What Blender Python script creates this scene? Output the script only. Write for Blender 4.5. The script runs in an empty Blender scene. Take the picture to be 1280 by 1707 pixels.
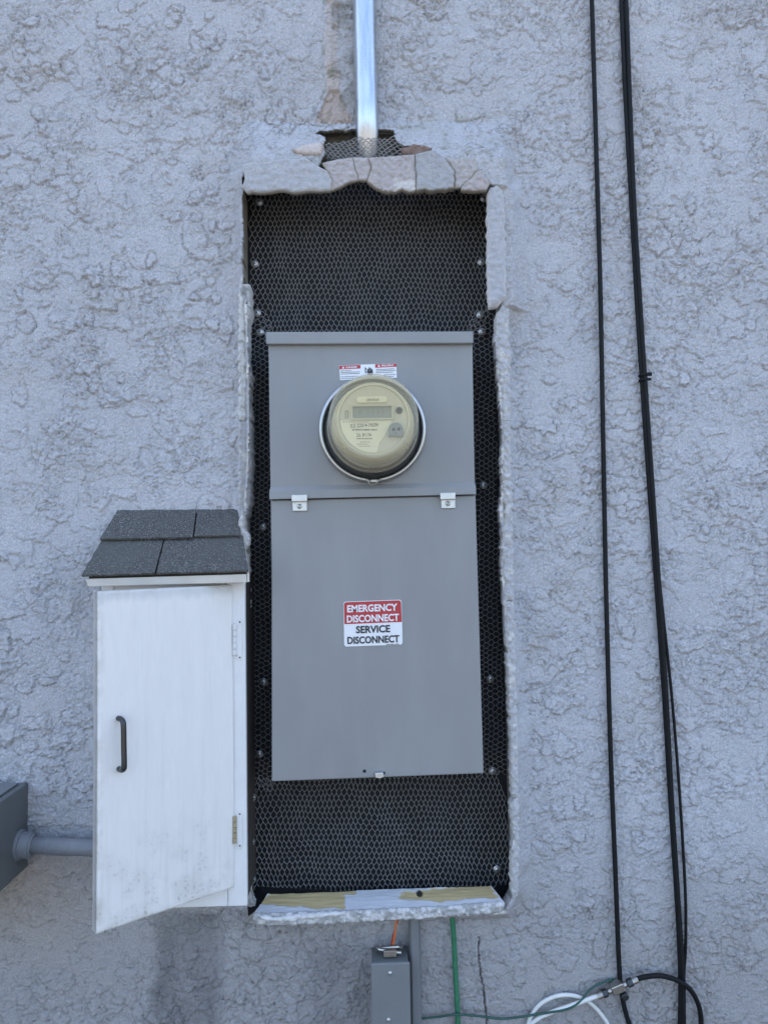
import bpy, bmesh, math, random
import numpy as np
from mathutils import Vector, Matrix
from mathutils.geometry import delaunay_2d_cdt

random.seed(7)
RNG = np.random.RandomState(11)
sc = bpy.context.scene
col = sc.collection

# ------------------------------------------------------------------ camera
CAM = np.array([0.0, -1.33, 1.35])
F_PX, CX, CY = 1283.0, 640.0, 853.5            # focal length and centre in photograph pixels
YAW, PITCH, ROLL = math.radians(1.8), math.radians(3.1), math.radians(1.0)
_f = np.array([math.sin(YAW) * math.cos(PITCH), math.cos(YAW) * math.cos(PITCH), math.sin(PITCH)])
_r0 = np.array([math.cos(YAW), -math.sin(YAW), 0.0])
_u0 = np.cross(_r0, _f)
_r = _r0 * math.cos(ROLL) - _u0 * math.sin(ROLL)
_u = _u0 * math.cos(ROLL) + _r0 * math.sin(ROLL)
cam_data = bpy.data.cameras.new('camera')
cam_data.sensor_fit = 'VERTICAL'
cam_data.sensor_height = 36.0
cam_data.sensor_width = 27.0
cam_data.lens = 36.0 * F_PX / 1707.0
cam_data.clip_start = 0.02
cam_data.clip_end = 2000.0
cam = bpy.data.objects.new('camera', cam_data)
col.objects.link(cam)
cam.matrix_world = Matrix(((_r[0], _u[0], -_f[0], CAM[0]), (_r[1], _u[1], -_f[1], CAM[1]),
                           (_r[2], _u[2], -_f[2], CAM[2]), (0, 0, 0, 1)))
sc.camera = cam

# ------------------------------------------------------------------ sky, sun, exposure
SUN_EL, SUN_ROT = math.radians(52), math.radians(-12)
world = bpy.data.worlds.new('World')
sc.world = world
world.use_nodes = True
wn = world.node_tree
wn.nodes.clear()
wo = wn.nodes.new('ShaderNodeOutputWorld')
wb = wn.nodes.new('ShaderNodeBackground')
sky = wn.nodes.new('ShaderNodeTexSky')
sky.sky_type = 'NISHITA'
sky.sun_disc = False
sky.sun_elevation = SUN_EL
sky.sun_rotation = SUN_ROT
sky.air_density = 1.0
sky.dust_density = 4.5
sky.ozone_density = 1.0
wb.inputs['Strength'].default_value = 0.15
wn.links.new(sky.outputs[0], wb.inputs['Color'])
wn.links.new(wb.outputs[0], wo.inputs['Surface'])
sun_data = bpy.data.lights.new('sun', 'SUN')
sun_data.energy = 3.0
sun_data.angle = math.radians(0.53)
sun_data.color = (1.0, 0.95, 0.88)
sun = bpy.data.objects.new('sun', sun_data)
col.objects.link(sun)
# the sun stands behind the building, so this wall lies in open shade
_sd = Vector((math.sin(SUN_ROT) * math.cos(SUN_EL), math.cos(SUN_ROT) * math.cos(SUN_EL), math.sin(SUN_EL)))
sun.rotation_euler = _sd.to_track_quat('Z', 'Y').to_euler()
sun.location = (0, 6, 8)
vs = sc.view_settings
vs.view_transform = 'Standard'
vs.look = 'None'
vs.gamma = 1.0
vs.exposure = 2.2
vs.use_curve_mapping = False
sc.cycles.use_denoising = True

# ------------------------------------------------------------------ helpers
def ray(px, py):
    px = np.asarray(px, float); py = np.asarray(py, float)
    a = (px - CX) / F_PX; b = (CY - py) / F_PX
    return (_f[None] + a.reshape(-1, 1) * _r[None] + b.reshape(-1, 1) * _u[None])

def at(px, py, Y):
    """a point of the photograph taken to the vertical plane at depth Y"""
    d = ray([px], [py])[0]
    t = (Y - CAM[1]) / d[1]
    return Vector(CAM + t * d)

def atn(px, py, Y):
    d = ray(px, py)
    t = (np.asarray(Y, float) - CAM[1]) / d[:, 1]
    return CAM[None] + t[:, None] * d

def on_plane(px, py, p0, n):
    d = ray([px], [py])[0]
    p0 = np.array(p0); n = np.array(n)
    t = np.dot(p0 - CAM, n) / np.dot(d, n)
    return Vector(CAM + t * d)

def proj(P):
    P = np.asarray(P, float).reshape(-1, 3) - CAM[None]
    z = P @ _f
    return CX + F_PX * (P @ _r) / z, CY - F_PX * (P @ _u) / z

_perm = RNG.permutation(4096)
_gx = np.cos(RNG.rand(4096) * 2 * np.pi); _gy = np.sin(RNG.rand(4096) * 2 * np.pi)
_ga = RNG.rand(4096) * 2 * np.pi
_gx, _gy = np.cos(_ga), np.sin(_ga)

def perlin(x, y, seed=0):
    x = np.asarray(x, float); y = np.asarray(y, float)
    xi = np.floor(x).astype(np.int64); yi = np.floor(y).astype(np.int64)
    xf = x - xi; yf = y - yi
    def g(ix, iy):
        h = _perm[(_perm[(ix + seed * 131) & 4095] + iy) & 4095]
        return h
    u = xf * xf * xf * (xf * (xf * 6 - 15) + 10); v = yf * yf * yf * (yf * (yf * 6 - 15) + 10)
    def dot(ix, iy, dx, dy):
        h = g(ix, iy)
        return _gx[h] * dx + _gy[h] * dy
    n00 = dot(xi, yi, xf, yf); n10 = dot(xi + 1, yi, xf - 1, yf)
    n01 = dot(xi, yi + 1, xf, yf - 1); n11 = dot(xi + 1, yi + 1, xf - 1, yf - 1)
    return ((n00 * (1 - u) + n10 * u) * (1 - v) + (n01 * (1 - u) + n11 * u) * v) * 1.5

def fbm(x, y, oct=4, seed=0, gain=0.5):
    s = 0.0; a = 1.0; f = 1.0; tot = 0.0
    for k in range(oct):
        s = s + a * perlin(x * f + 17.3 * k, y * f - 9.1 * k, seed + k)
        tot += a; a *= gain; f *= 2.03
    return s / tot

def sstep(a, b, x):
    t = np.clip((x - a) / (b - a), 0, 1)
    return t * t * (3 - 2 * t)

def poly_dist(P, X, Z):
    """signed distance to polygon P (positive inside), X, Z flat arrays"""
    P = np.asarray(P, float); n = len(P)
    best = np.full(X.shape, 1e9); ins = np.zeros(X.shape, bool)
    for i in range(n):
        ax, az = P[i]; bx, bz = P[(i + 1) % n]
        dx, dz = bx - ax, bz - az
        L = dx * dx + dz * dz + 1e-18
        t = np.clip(((X - ax) * dx + (Z - az) * dz) / L, 0, 1)
        d = (X - ax - t * dx) ** 2 + (Z - az - t * dz) ** 2
        best = np.minimum(best, d)
        c = ((az > Z) != (bz > Z))
        with np.errstate(divide='ignore', invalid='ignore'):
            xc = ax + (Z - az) * dx / (dz if dz != 0 else 1e-12)
        ins ^= c & (X < xc)
    d = np.sqrt(best)
    return np.where(ins, d, -d)

# ---- materials
MATS = {}
def _new(name):
    m = bpy.data.materials.new(name); m.use_nodes = True
    nt = m.node_tree
    b = nt.nodes['Principled BSDF']
    return m, nt, b

def mat(name, color, rough=0.6, metal=0.0, spec=0.5, var=0.0, vscale=30.0, bump=0.0, bscale=200.0, bdist=0.001,
        speck=None, attr=False, rvar=0.0, coat=0.0, stretch=None, bdetail=5, mottle=None):
    m, nt, b = _new(name)
    N, L = nt.nodes.new, nt.links.new
    tc = N('ShaderNodeTexCoord')
    src = tc.outputs['Object']
    if stretch:
        mp = N('ShaderNodeMapping'); mp.inputs['Scale'].default_value = stretch
        L(src, mp.inputs['Vector']); src = mp.outputs[0]
    b.inputs['Base Color'].default_value = (*color, 1)
    b.inputs['Roughness'].default_value = rough
    b.inputs['Metallic'].default_value = metal
    b.inputs['Specular IOR Level'].default_value = spec
    b.inputs['Coat Weight'].default_value = coat
    base = None
    if attr:
        at_ = N('ShaderNodeVertexColor'); at_.layer_name = 'albedo'; base = at_.outputs['Color']
    if var > 0:
        n = N('ShaderNodeTexNoise'); n.inputs['Scale'].default_value = vscale; n.inputs['Detail'].default_value = 6
        n.inputs['Roughness'].default_value = 0.6
        L(src, n.inputs['Vector'])
        mr = N('ShaderNodeMapRange'); mr.inputs['From Min'].default_value = 0.25; mr.inputs['From Max'].default_value = 0.75
        mr.inputs['To Min'].default_value = 1 - var; mr.inputs['To Max'].default_value = 1 + var
        L(n.outputs['Fac'], mr.inputs['Value'])
        mx = N('ShaderNodeMix'); mx.data_type = 'RGBA'; mx.blend_type = 'MULTIPLY'; mx.inputs[0].default_value = 1
        if base: L(base, mx.inputs[6])
        else: mx.inputs[6].default_value = (*color, 1)
        L(mr.outputs[0], mx.inputs[7]); base = mx.outputs[2]
        if rvar > 0:
            m2 = N('ShaderNodeMapRange'); m2.inputs['From Min'].default_value = 0.25; m2.inputs['From Max'].default_value = 0.75
            m2.inputs['To Min'].default_value = rough - rvar; m2.inputs['To Max'].default_value = rough + rvar
            L(n.outputs['Fac'], m2.inputs['Value']); L(m2.outputs[0], b.inputs['Roughness'])
    if speck:
        # fine grains of another colour: (colour, scale, amount)
        n = N('ShaderNodeTexNoise'); n.inputs['Scale'].default_value = speck[1]; n.inputs['Detail'].default_value = 2
        L(src, n.inputs['Vector'])
        mr = N('ShaderNodeMapRange'); mr.inputs['From Min'].default_value = 0.5; mr.inputs['From Max'].default_value = 0.72
        mr.inputs['To Max'].default_value = speck[2]
        L(n.outputs['Fac'], mr.inputs['Value'])
        mx = N('ShaderNodeMix'); mx.data_type = 'RGBA'
        L(mr.outputs[0], mx.inputs[0])
        if base: L(base, mx.inputs[6])
        else: mx.inputs[6].default_value = (*color, 1)
        mx.inputs[7].default_value = (*speck[0], 1); base = mx.outputs[2]
    if mottle:
        # broad patches of another colour: (colour, scale, amount)
        n = N('ShaderNodeTexNoise'); n.inputs['Scale'].default_value = mottle[1]; n.inputs['Detail'].default_value = 5
        L(src, n.inputs['Vector'])
        mr = N('ShaderNodeMapRange'); mr.inputs['From Min'].default_value = 0.42; mr.inputs['From Max'].default_value = 0.68
        mr.inputs['To Max'].default_value = mottle[2]
        L(n.outputs['Fac'], mr.inputs['Value'])
        mx = N('ShaderNodeMix'); mx.data_type = 'RGBA'
        L(mr.outputs[0], mx.inputs[0])
        if base: L(base, mx.inputs[6])
        else: mx.inputs[6].default_value = (*color, 1)
        mx.inputs[7].default_value = (*mottle[0], 1); base = mx.outputs[2]
    if base: L(base, b.inputs['Base Color'])
    if bump > 0:
        n = N('ShaderNodeTexNoise'); n.inputs['Scale'].default_value = bscale; n.inputs['Detail'].default_value = bdetail
        n.inputs['Roughness'].default_value = 0.65
        L(src, n.inputs['Vector'])
        bp = N('ShaderNodeBump'); bp.inputs['Strength'].default_value = bump; bp.inputs['Distance'].default_value = bdist
        L(n.outputs['Fac'], bp.inputs['Height']); L(bp.outputs[0], b.inputs['Normal'])
    MATS[name] = m
    return m

mat('stucco', (0.36, 0.38, 0.42), 0.9, spec=0.25, attr=True, var=0.17, vscale=340, bump=1.0, bscale=300, bdist=0.0032)
mat('panel_paint', (0.240, 0.248, 0.250), 0.42, spec=0.45, var=0.05, vscale=7, bump=0.35, bscale=4.5, bdist=0.006, bdetail=1, rvar=0.07, mottle=((0.30, 0.31, 0.31), 12, 0.25), stretch=(2.2, 1, 0.7))
mat('box_paint', (0.125, 0.137, 0.138), 0.5, var=0.08, vscale=14, bump=0.1, bscale=600, bdist=0.0004)
mat('raceway_paint', (0.17, 0.18, 0.185), 0.5, var=0.06, vscale=18, bump=0.1, bscale=600, bdist=0.0004)
mat('pipe_paint', (0.20, 0.215, 0.235), 0.5, var=0.12, vscale=40, bump=0.2, bscale=300, bdist=0.0006)
mat('galvanized', (0.56, 0.60, 0.64), 0.30, metal=1.0, var=0.22, vscale=30, rvar=0.1, bump=0.05, bscale=300, bdist=0.0004, stretch=(3, 3, 0.35))
mat('zinc', (0.55, 0.56, 0.55), 0.38, metal=0.8, var=0.1, vscale=120)
mat('steel_ring', (0.46, 0.46, 0.45), 0.34, metal=1.0, var=0.08, vscale=60)
mat('wire', (0.33, 0.33, 0.33), 0.5, metal=0.4, var=0.2, vscale=90)
mat('paper', (0.009, 0.0095, 0.011), 0.75, spec=0.3, var=0.3, vscale=25, bump=0.5, bscale=140, bdist=0.001)
mat('black_rubber', (0.007, 0.008, 0.009), 0.6, spec=0.22, var=0.25, vscale=60)
mat('black_base', (0.075, 0.08, 0.082), 0.35)
mat('dark_hole', (0.006, 0.006, 0.006), 0.8)
mat('green_jacket', (0.030, 0.17, 0.085), 0.55, var=0.22, vscale=90, bump=0.2, bscale=300, bdist=0.0005)
mat('green_wire', (0.022, 0.085, 0.065), 0.5, var=0.2, vscale=90)
mat('white_jacket', (0.66, 0.67, 0.64), 0.45, var=0.08, vscale=80)
mat('orange_jacket', (0.62, 0.16, 0.045), 0.45, var=0.1, vscale=60)
mat('nickel', (0.42, 0.41, 0.38), 0.36, metal=1.0, var=0.15, vscale=200)
mat('handle_metal', (0.055, 0.06, 0.062), 0.30, metal=0.7, spec=0.6, var=0.15, vscale=80)
mat('red_print', (0.42, 0.028, 0.035), 0.4)
mat('white_print', (0.74, 0.76, 0.78), 0.4)
mat('black_print', (0.015, 0.017, 0.022), 0.5)
mat('face_print', (0.10, 0.11, 0.08), 0.6)
mat('face_cream', (0.82, 0.78, 0.58), 0.5)
mat('face_plate', (0.59, 0.56, 0.43), 0.5)
mat('meter_inner', (0.64, 0.60, 0.44), 0.5)
mat('lcd', (0.25, 0.26, 0.22), 0.25)
mat('lcd_seg', (0.14, 0.16, 0.13), 0.4)
mat('port_grey', (0.22, 0.235, 0.235), 0.45, metal=0.1)
mat('shingle', (0.080, 0.081, 0.079), 0.92, spec=0.2, var=0.3, vscale=600, speck=((0.30, 0.30, 0.29), 430, 0.85), bump=1.0, bscale=520, bdist=0.002, mottle=((0.115, 0.118, 0.108), 16, 0.6))
mat('fascia_paint', (0.56, 0.53, 0.47), 0.6, var=0.10, vscale=25, bump=0.25, bscale=120, bdist=0.0008, stretch=(1, 1, 1))
mat('white_paint', (0.72, 0.73, 0.74), 0.5, attr=True, var=0.03, vscale=60, bump=0.15, bscale=160, bdist=0.0006, stretch=(3, 3, 0.5))
mat('cabinet_white', (0.70, 0.70, 0.69), 0.55, var=0.05, vscale=30, bump=0.2, bscale=150, bdist=0.0006)
mat('cabinet_dark', (0.045, 0.038, 0.032), 0.8, var=0.3, vscale=30, bump=0.4, bscale=120, bdist=0.001)
mat('wood_grain', (0.5, 0.4, 0.25), 0.75, attr=True, var=0.12, vscale=40, bump=0.4, bscale=90, bdist=0.0008, stretch=(0.6, 6, 6))
mat('hinge_brass', (0.36, 0.31, 0.20), 0.55, metal=0.3, var=0.3, vscale=200)
mat('old_wood', (0.20, 0.195, 0.17), 0.85, spec=0.2, var=0.35, vscale=30, bump=0.5, bscale=90, bdist=0.001, stretch=(4, 4, 0.8))
mat('plaster', (0.47, 0.42, 0.39), 0.9, spec=0.2, attr=True, var=0.14, vscale=160, bump=0.8, bscale=240, bdist=0.002, mottle=((0.36, 0.33, 0.30), 35, 0.4))
mat('ground', (0.16, 0.15, 0.135), 0.95, spec=0.2, var=0.25, vscale=6, bump=0.4, bscale=60, bdist=0.004)

# yellowed clear meter cover: part see-through, part milky
def cover_mat():
    m, nt, b = _new('meter_cover')
    N, L = nt.nodes.new, nt.links.new
    b.inputs['Base Color'].default_value = (0.70, 0.66, 0.51, 1)
    b.inputs['Roughness'].default_value = 0.09
    b.inputs['Specular IOR Level'].default_value = 0.6
    tr = N('ShaderNodeBsdfTransparent'); tr.inputs['Color'].default_value = (0.97, 0.94, 0.82, 1)
    lw = N('ShaderNodeLayerWeight'); lw.inputs['Blend'].default_value = 0.35
    mr = N('ShaderNodeMapRange'); mr.inputs['To Min'].default_value = 0.22; mr.inputs['To Max'].default_value = 0.66
    L(lw.outputs['Facing'], mr.inputs['Value'])
    mx = N('ShaderNodeMixShader')
    L(mr.outputs[0], mx.inputs[0]); L(tr.outputs[0], mx.inputs[1]); L(b.outputs[0], mx.inputs[2])
    L(mx.outputs[0], nt.nodes['Material Output'].inputs['Surface'])
    MATS['meter_cover'] = m
cover_mat()

# ---- object builders
def empty(name, loc=(0, 0, 0)):
    o = bpy.data.objects.new(name, None); col.objects.link(o); o.location = loc
    o.empty_display_size = 0.05
    return o

def tag(o, label=None, cat=None, group=None, kind=None):
    if label: o['label'] = label
    if cat: o['category'] = cat
    if group: o['group'] = group
    if kind: o['kind'] = kind
    return o

def thing(name, loc, label, cat, group=None):
    return tag(empty(name, loc), label, cat, group)

def obj(name, verts, faces, material, parent=None, smooth=False, colors=None, origin=None):
    """verts are world coordinates; the object's origin is at the middle of its bounds or at the parent"""
    V = np.asarray(verts, float).reshape(-1, 3)
    if parent is not None:
        o0 = np.array(_wloc(parent))
        loc = o0 * 0
        base = o0
    else:
        base = np.array(origin) if origin is not None else np.array([(V[:, 0].min() + V[:, 0].max()) / 2, (V[:, 1].min() + V[:, 1].max()) / 2, V[:, 2].min()])
        loc = base
    me = bpy.data.meshes.new(name)
    me.from_pydata([tuple(v) for v in (V - base[None])], [], [tuple(f) for f in faces])
    if colors is not None:
        ca = me.color_attributes.new('albedo', 'FLOAT_COLOR', 'POINT')
        C = np.ones((len(V), 4), np.float32); C[:, :3] = colors
        ca.data.foreach_set('color', C.ravel())
    me.update()
    if smooth: me.polygons.foreach_set('use_smooth', [True] * len(me.polygons))
    me.materials.append(MATS[material])
    o = bpy.data.objects.new(name, me); col.objects.link(o)
    o.location = tuple(loc)
    if parent is not None: o.parent = parent
    return o

def _wloc(o):
    p = Vector((0, 0, 0))
    while o is not None:
        p = p + o.location; o = o.parent
    return p

class Mesh:
    def __init__(self): self.v = []; self.f = []
    def add(self, v, f):
        k = len(self.v); self.v += [tuple(p) for p in v]; self.f += [tuple(i + k for i in q) for q in f]
        return self
    def build(self, name, material, parent=None, smooth=False, bevel=0.0, seg=2, **kw):
        V, F = self.v, self.f
        if bevel > 0:
            bm = bmesh.new()
            vs_ = [bm.verts.new(p) for p in V]
            for q in F:
                try: bm.faces.new([vs_[i] for i in q])
                except ValueError: pass
            bmesh.ops.recalc_face_normals(bm, faces=bm.faces)
            ed = [e for e in bm.edges if len(e.link_faces) == 2 and e.calc_face_angle(0) > 0.5]
            bmesh.ops.bevel(bm, geom=ed, offset=bevel, segments=seg, profile=0.5, affect='EDGES', clamp_overlap=True)
            bm.verts.index_update()
            V = [tuple(v.co) for v in bm.verts]; F = [[v.index for v in f.verts] for f in bm.faces]
            bm.free()
        return obj(name, V, F, material, parent, smooth, **kw)

def hexa(m, front, back):
    """prism between two loops with the same number of points"""
    n = len(front)
    v = list(front) + list(back)
    f = [list(range(n))[::-1], list(range(n, 2 * n))]
    for i in range(n):
        j = (i + 1) % n
        f.append([i, j, n + j, n + i])
    return m.add(v, f)

def prism_px(m, pts, Yf, Yb):
    """outline in photograph pixels laid on plane Yf and carried straight back to Yb"""
    ys = Yf if isinstance(Yf, (list, tuple)) else [Yf] * len(pts)
    fr = [at(p[0], p[1], y) for p, y in zip(pts, ys)]
    bk = [Vector((p.x, Yb, p.z)) for p in fr]
    return hexa(m, fr, bk)

def box(m, x0, x1, y0, y1, z0, z1):
    fr = [(x0, y0, z0), (x1, y0, z0), (x1, y0, z1), (x0, y0, z1)]
    bk = [(x0, y1, z0), (x1, y1, z0), (x1, y1, z1), (x0, y1, z1)]
    return hexa(m, fr, bk)

def spline(P, n=8):
    P = [np.array(p, float) for p in P]
    Q = [2 * P[0] - P[1]] + P + [2 * P[-1] - P[-2]]
    out = []
    for i in range(1, len(Q) - 2):
        a, b, c, d = Q[i - 1], Q[i], Q[i + 1], Q[i + 2]
        for k in range(n):
            t = k / n
            out.append(0.5 * ((2 * b) + (-a + c) * t + (2 * a - 5 * b + 4 * c - d) * t * t + (-a + 3 * b - 3 * c + d) * t ** 3))
    out.append(P[-1])
    return out

def tube(m, pts, r, sides=10, caps=True):
    pts = [np.array(p, float) for p in pts]
    n = len(pts)
    rs = r if isinstance(r, (list, tuple, np.ndarray)) else [r] * n
    T = []
    for i in range(n):
        d = pts[min(i + 1, n - 1)] - pts[max(i - 1, 0)]
        T.append(d / (np.linalg.norm(d) + 1e-12))
    ref = np.array([0, 0, 1.0]) if abs(T[0][2]) < 0.9 else np.array([1.0, 0, 0])
    nrm = np.cross(T[0], ref); nrm /= np.linalg.norm(nrm)
    v = []; f = []
    for i in range(n):
        nrm = nrm - T[i] * np.dot(nrm, T[i]); nrm /= np.linalg.norm(nrm) + 1e-12
        bn = np.cross(T[i], nrm)
        for k in range(sides):
            a = 2 * math.pi * k / sides
            v.append(tuple(pts[i] + rs[i] * (math.cos(a) * nrm + math.sin(a) * bn)))
    for i in range(n - 1):
        for k in range(sides):
            k2 = (k + 1) % sides
            f.append((i * sides + k, i * sides + k2, (i + 1) * sides + k2, (i + 1) * sides + k))
    if caps:
        f.append(tuple(range(sides))[::-1]); f.append(tuple((n - 1) * sides + k for k in range(sides)))
    return m.add(v, f)

def lathe(m, prof, c, seg=64, closed=False, a0=0.0, a1=2 * math.pi):
    """profile of (radius, Y offset) turned about the axis through c along Y"""
    full = abs(a1 - a0 - 2 * math.pi) < 1e-6
    ns = seg if full else seg + 1
    v = []; f = []
    for r, y in prof:
        for k in range(ns):
            a = a0 + (a1 - a0) * k / seg
            v.append((c[0] + r * math.cos(a), c[1] + y, c[2] + r * math.sin(a)))
    P = len(prof)
    for i in range(P if closed else P - 1):
        i2 = (i + 1) % P
        for k in range(seg):
            k2 = (k + 1) % ns
            f.append((i * ns + k, i * ns + k2, i2 * ns + k2, i2 * ns + k))
    return m.add(v, f)

def disc_px(m, px, py, rpx, Y, n=24, sx=1.0):
    v = [at(px + rpx * sx * math.cos(2 * math.pi * k / n), py + rpx * math.sin(2 * math.pi * k / n), Y) for k in range(n)]
    return m.add(v, [tuple(range(n))])

def flat_px(m, pts, Y):
    return m.add([at(x, y, Y) for x, y in pts], [tuple(range(len(pts)))])

def text_px(s, quad, Y, name, material, parent, bold=0.012, spacing=1.0):
    """lettering fitted to a pixel quad (top-left, top-right, bottom-right, bottom-left) on plane Y"""
    cu = bpy.data.curves.new(name, 'FONT'); cu.body = s; cu.offset = bold; cu.space_character = spacing
    cu.resolution_u = 3
    t = bpy.data.objects.new(name, cu); col.objects.link(t)
    bpy.context.view_layer.update()
    dg = bpy.context.evaluated_depsgraph_get()
    me = bpy.data.meshes.new_from_object(t.evaluated_get(dg))
    V = np.array([v.co[:2] for v in me.vertices]); F = [list(p.vertices) for p in me.polygons]
    bpy.data.objects.remove(t); bpy.data.curves.remove(cu); bpy.data.meshes.remove(me)
    lo, hi = V.min(0), V.max(0)
    u = (V[:, 0] - lo[0]) / (hi[0] - lo[0]); w = 1 - (V[:, 1] - lo[1]) / (hi[1] - lo[1])
    q = np.array(quad, float)
    P = ((1 - u) * (1 - w))[:, None] * q[0] + (u * (1 - w))[:, None] * q[1] + (u * w)[:, None] * q[2] + ((1 - u) * w)[:, None] * q[3]
    W = atn(P[:, 0], P[:, 1], np.full(len(P), Y))
    return obj(name, W, F, material, parent)

def resample(P, s, jit=0.0, seed=1):
    P = [np.array(p, float) for p in P]; out = []
    for i in range(len(P)):
        a, b = P[i], P[(i + 1) % len(P)]
        L = np.linalg.norm(b - a); n = max(1, int(round(L / s)))
        nn = np.array([-(b - a)[1], (b - a)[0]]) / (L + 1e-9)
        for k in range(n):
            p = a + (b - a) * k / n
            if jit: p = p + nn * jit * float(fbm(p[0] * 90, p[1] * 90, 3, seed))
            out.append(p)
    return out

def chunk(name, pts, Yf, depth, material, parent, color, rnd=0.004, amp=0.0015, nscale=70, s=0.0028, jit=0.004, seed=1,
          slope=None, edge_color=None, colfun=None, back=None, back_color=None):
    """an irregular slab: pixel outline at plane Yf, rounded rim, rough front, thickness depth"""
    P3 = [at(x, y, Yf) for x, y in pts]
    P = resample([(p.x, p.z) for p in P3], s, jit, seed)
    n = len(P)
    A = np.array(P)
    gx = np.arange(A[:, 0].min(), A[:, 0].max(), s); gz = np.arange(A[:, 1].min(), A[:, 1].max(), s)
    GX, GZ = np.meshgrid(gx, gz); GX = GX.ravel() + RNG.uniform(-.25, .25, GX.size) * s; GZ = GZ.ravel() + RNG.uniform(-.25, .25, GZ.size) * s
    keep = poly_dist(A, GX, GZ) > 0.6 * s
    pts2 = [Vector(p) for p in P] + [Vector((x, z)) for x, z in zip(GX[keep], GZ[keep])]
    out = delaunay_2d_cdt(pts2, [], [list(range(n))], 1, 1e-6)
    V2 = np.array([(v.x, v.y) for v in out[0]]); F = [list(f) for f in out[2]]
    # boundary edges
    cnt = {}
    for f in F:
        for i in range(3):
            e = (f[i], f[(i + 1) % 3]); cnt[tuple(sorted(e))] = cnt.get(tuple(sorted(e)), 0) + 1
    be = []
    for f in F:
        for i in range(3):
            e = (f[i], f[(i + 1) % 3])
            if cnt[tuple(sorted(e))] == 1: be.append(e)
    d = np.abs(poly_dist(A, V2[:, 0], V2[:, 1]))
    bset = set(i for e in be for i in e)
    d[list(bset)] = 0
    t = np.clip(d / rnd, 0, 1)
    Y = Yf + rnd * (1 - np.sqrt(1 - (1 - t) ** 2))
    Y = Y - amp * fbm(V2[:, 0] * nscale, V2[:, 1] * nscale, 4, seed + 5) * (0.3 + 0.7 * t)
    if slope is not None: Y = Y + slope(V2[:, 0], V2[:, 1])
    N0 = len(V2)
    V = [(V2[i, 0], Y[i], V2[i, 1]) for i in range(N0)]
    colr = np.tile(np.array(color)[None], (N0, 1)) * (1 + 0.13 * fbm(V2[:, 0] * 60, V2[:, 1] * 60, 3, seed + 9))[:, None]
    if colfun is not None:
        pxx, pyy = proj(np.array(V)); colr = colfun(pxx, pyy, colr, V2)
    if edge_color is not None:
        w = (1 - sstep(0, rnd * 0.8, d))[:, None]
        colr = colr * (1 - w) + np.array(edge_color)[None] * w
    bl = sorted(bset); bi = {b: N0 + k for k, b in enumerate(bl)}
    yb = (Yf + depth) if back is None else back
    V += [(V2[b, 0], max(yb, Y[b] + 0.001), V2[b, 1]) for b in bl]
    ec = np.array(edge_color if edge_color is not None else color)
    colr = np.vstack([colr, np.tile((ec if back_color is None else np.array(back_color))[None] * 0.95, (len(bl), 1))])
    for a, b in be: F.append([b, a, bi[a], bi[b]])
    return obj(name, V, F, material, parent, smooth=True, colors=colr)

# ------------------------------------------------------------------ ground
g = obj('ground', [(-200, -300, 0), (200, -300, 0), (200, 100, 0), (-200, 100, 0)], [(0, 1, 2, 3)], 'ground')
tag(g, kind='structure')

# ------------------------------------------------------------------ stucco wall with the niche opening
WALL = thing('stucco_wall', (0, 0, 0), 'blue-grey trowelled stucco wall around the meter niche', 'wall')
LIP = -0.034
PAPER = 0.055
OPEN = [(403, 300), (404, 284), (470, 282), (530, 286), (541, 258), (538, 240), (541, 224), (524, 214), (531, 207), (560, 204),
        (600, 202), (640, 204), (660, 204), (661, 232), (676, 241), (700, 239), (722, 248), (714, 260), (742, 272), (780, 274),
        (794, 290), (810, 308), (824, 313), (836, 321), (837, 512), (829, 522), (825, 560), (831, 640), (836, 700), (838, 740), (835, 765), (838, 800), (833, 850), (838, 905),
        (837, 960), (842, 1040), (848, 1100), (851, 1180), (854, 1240), (857, 1330), (854, 1400), (858, 1440), (857, 1490),
        (842, 1518), (424, 1536), (414, 1500), (411, 1000), (411, 918), (408, 860), (412, 800), (414, 700), (413, 600), (410, 500),
        (403, 480), (403, 400)]
OPENW = np.array([(p.x, p.z) for p in (at(x, y, LIP) for x, y in OPEN)])

def axis(lo, hi, step, far_lo, far_hi):
    a = list(np.arange(lo, hi, step))
    s = step; x = lo
    L = []
    while x > far_lo:
        s = min(s * 1.09, 0.4); x = x - s; L.append(max(x, far_lo))
    s = step; x = a[-1]; R = []
    while x < far_hi:
        s = min(s * 1.09, 0.4); x = x + s; R.append(min(x, far_hi))
    return np.array(L[::-1] + a + R)

GX = axis(-0.73, 0.80, 0.0018, -7.0, 7.0)
GZ = axis(0.49, 2.40, 0.0018, 0.0, 3.6)
X, Z = np.meshgrid(GX, GZ)
nz, nx = X.shape

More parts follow.
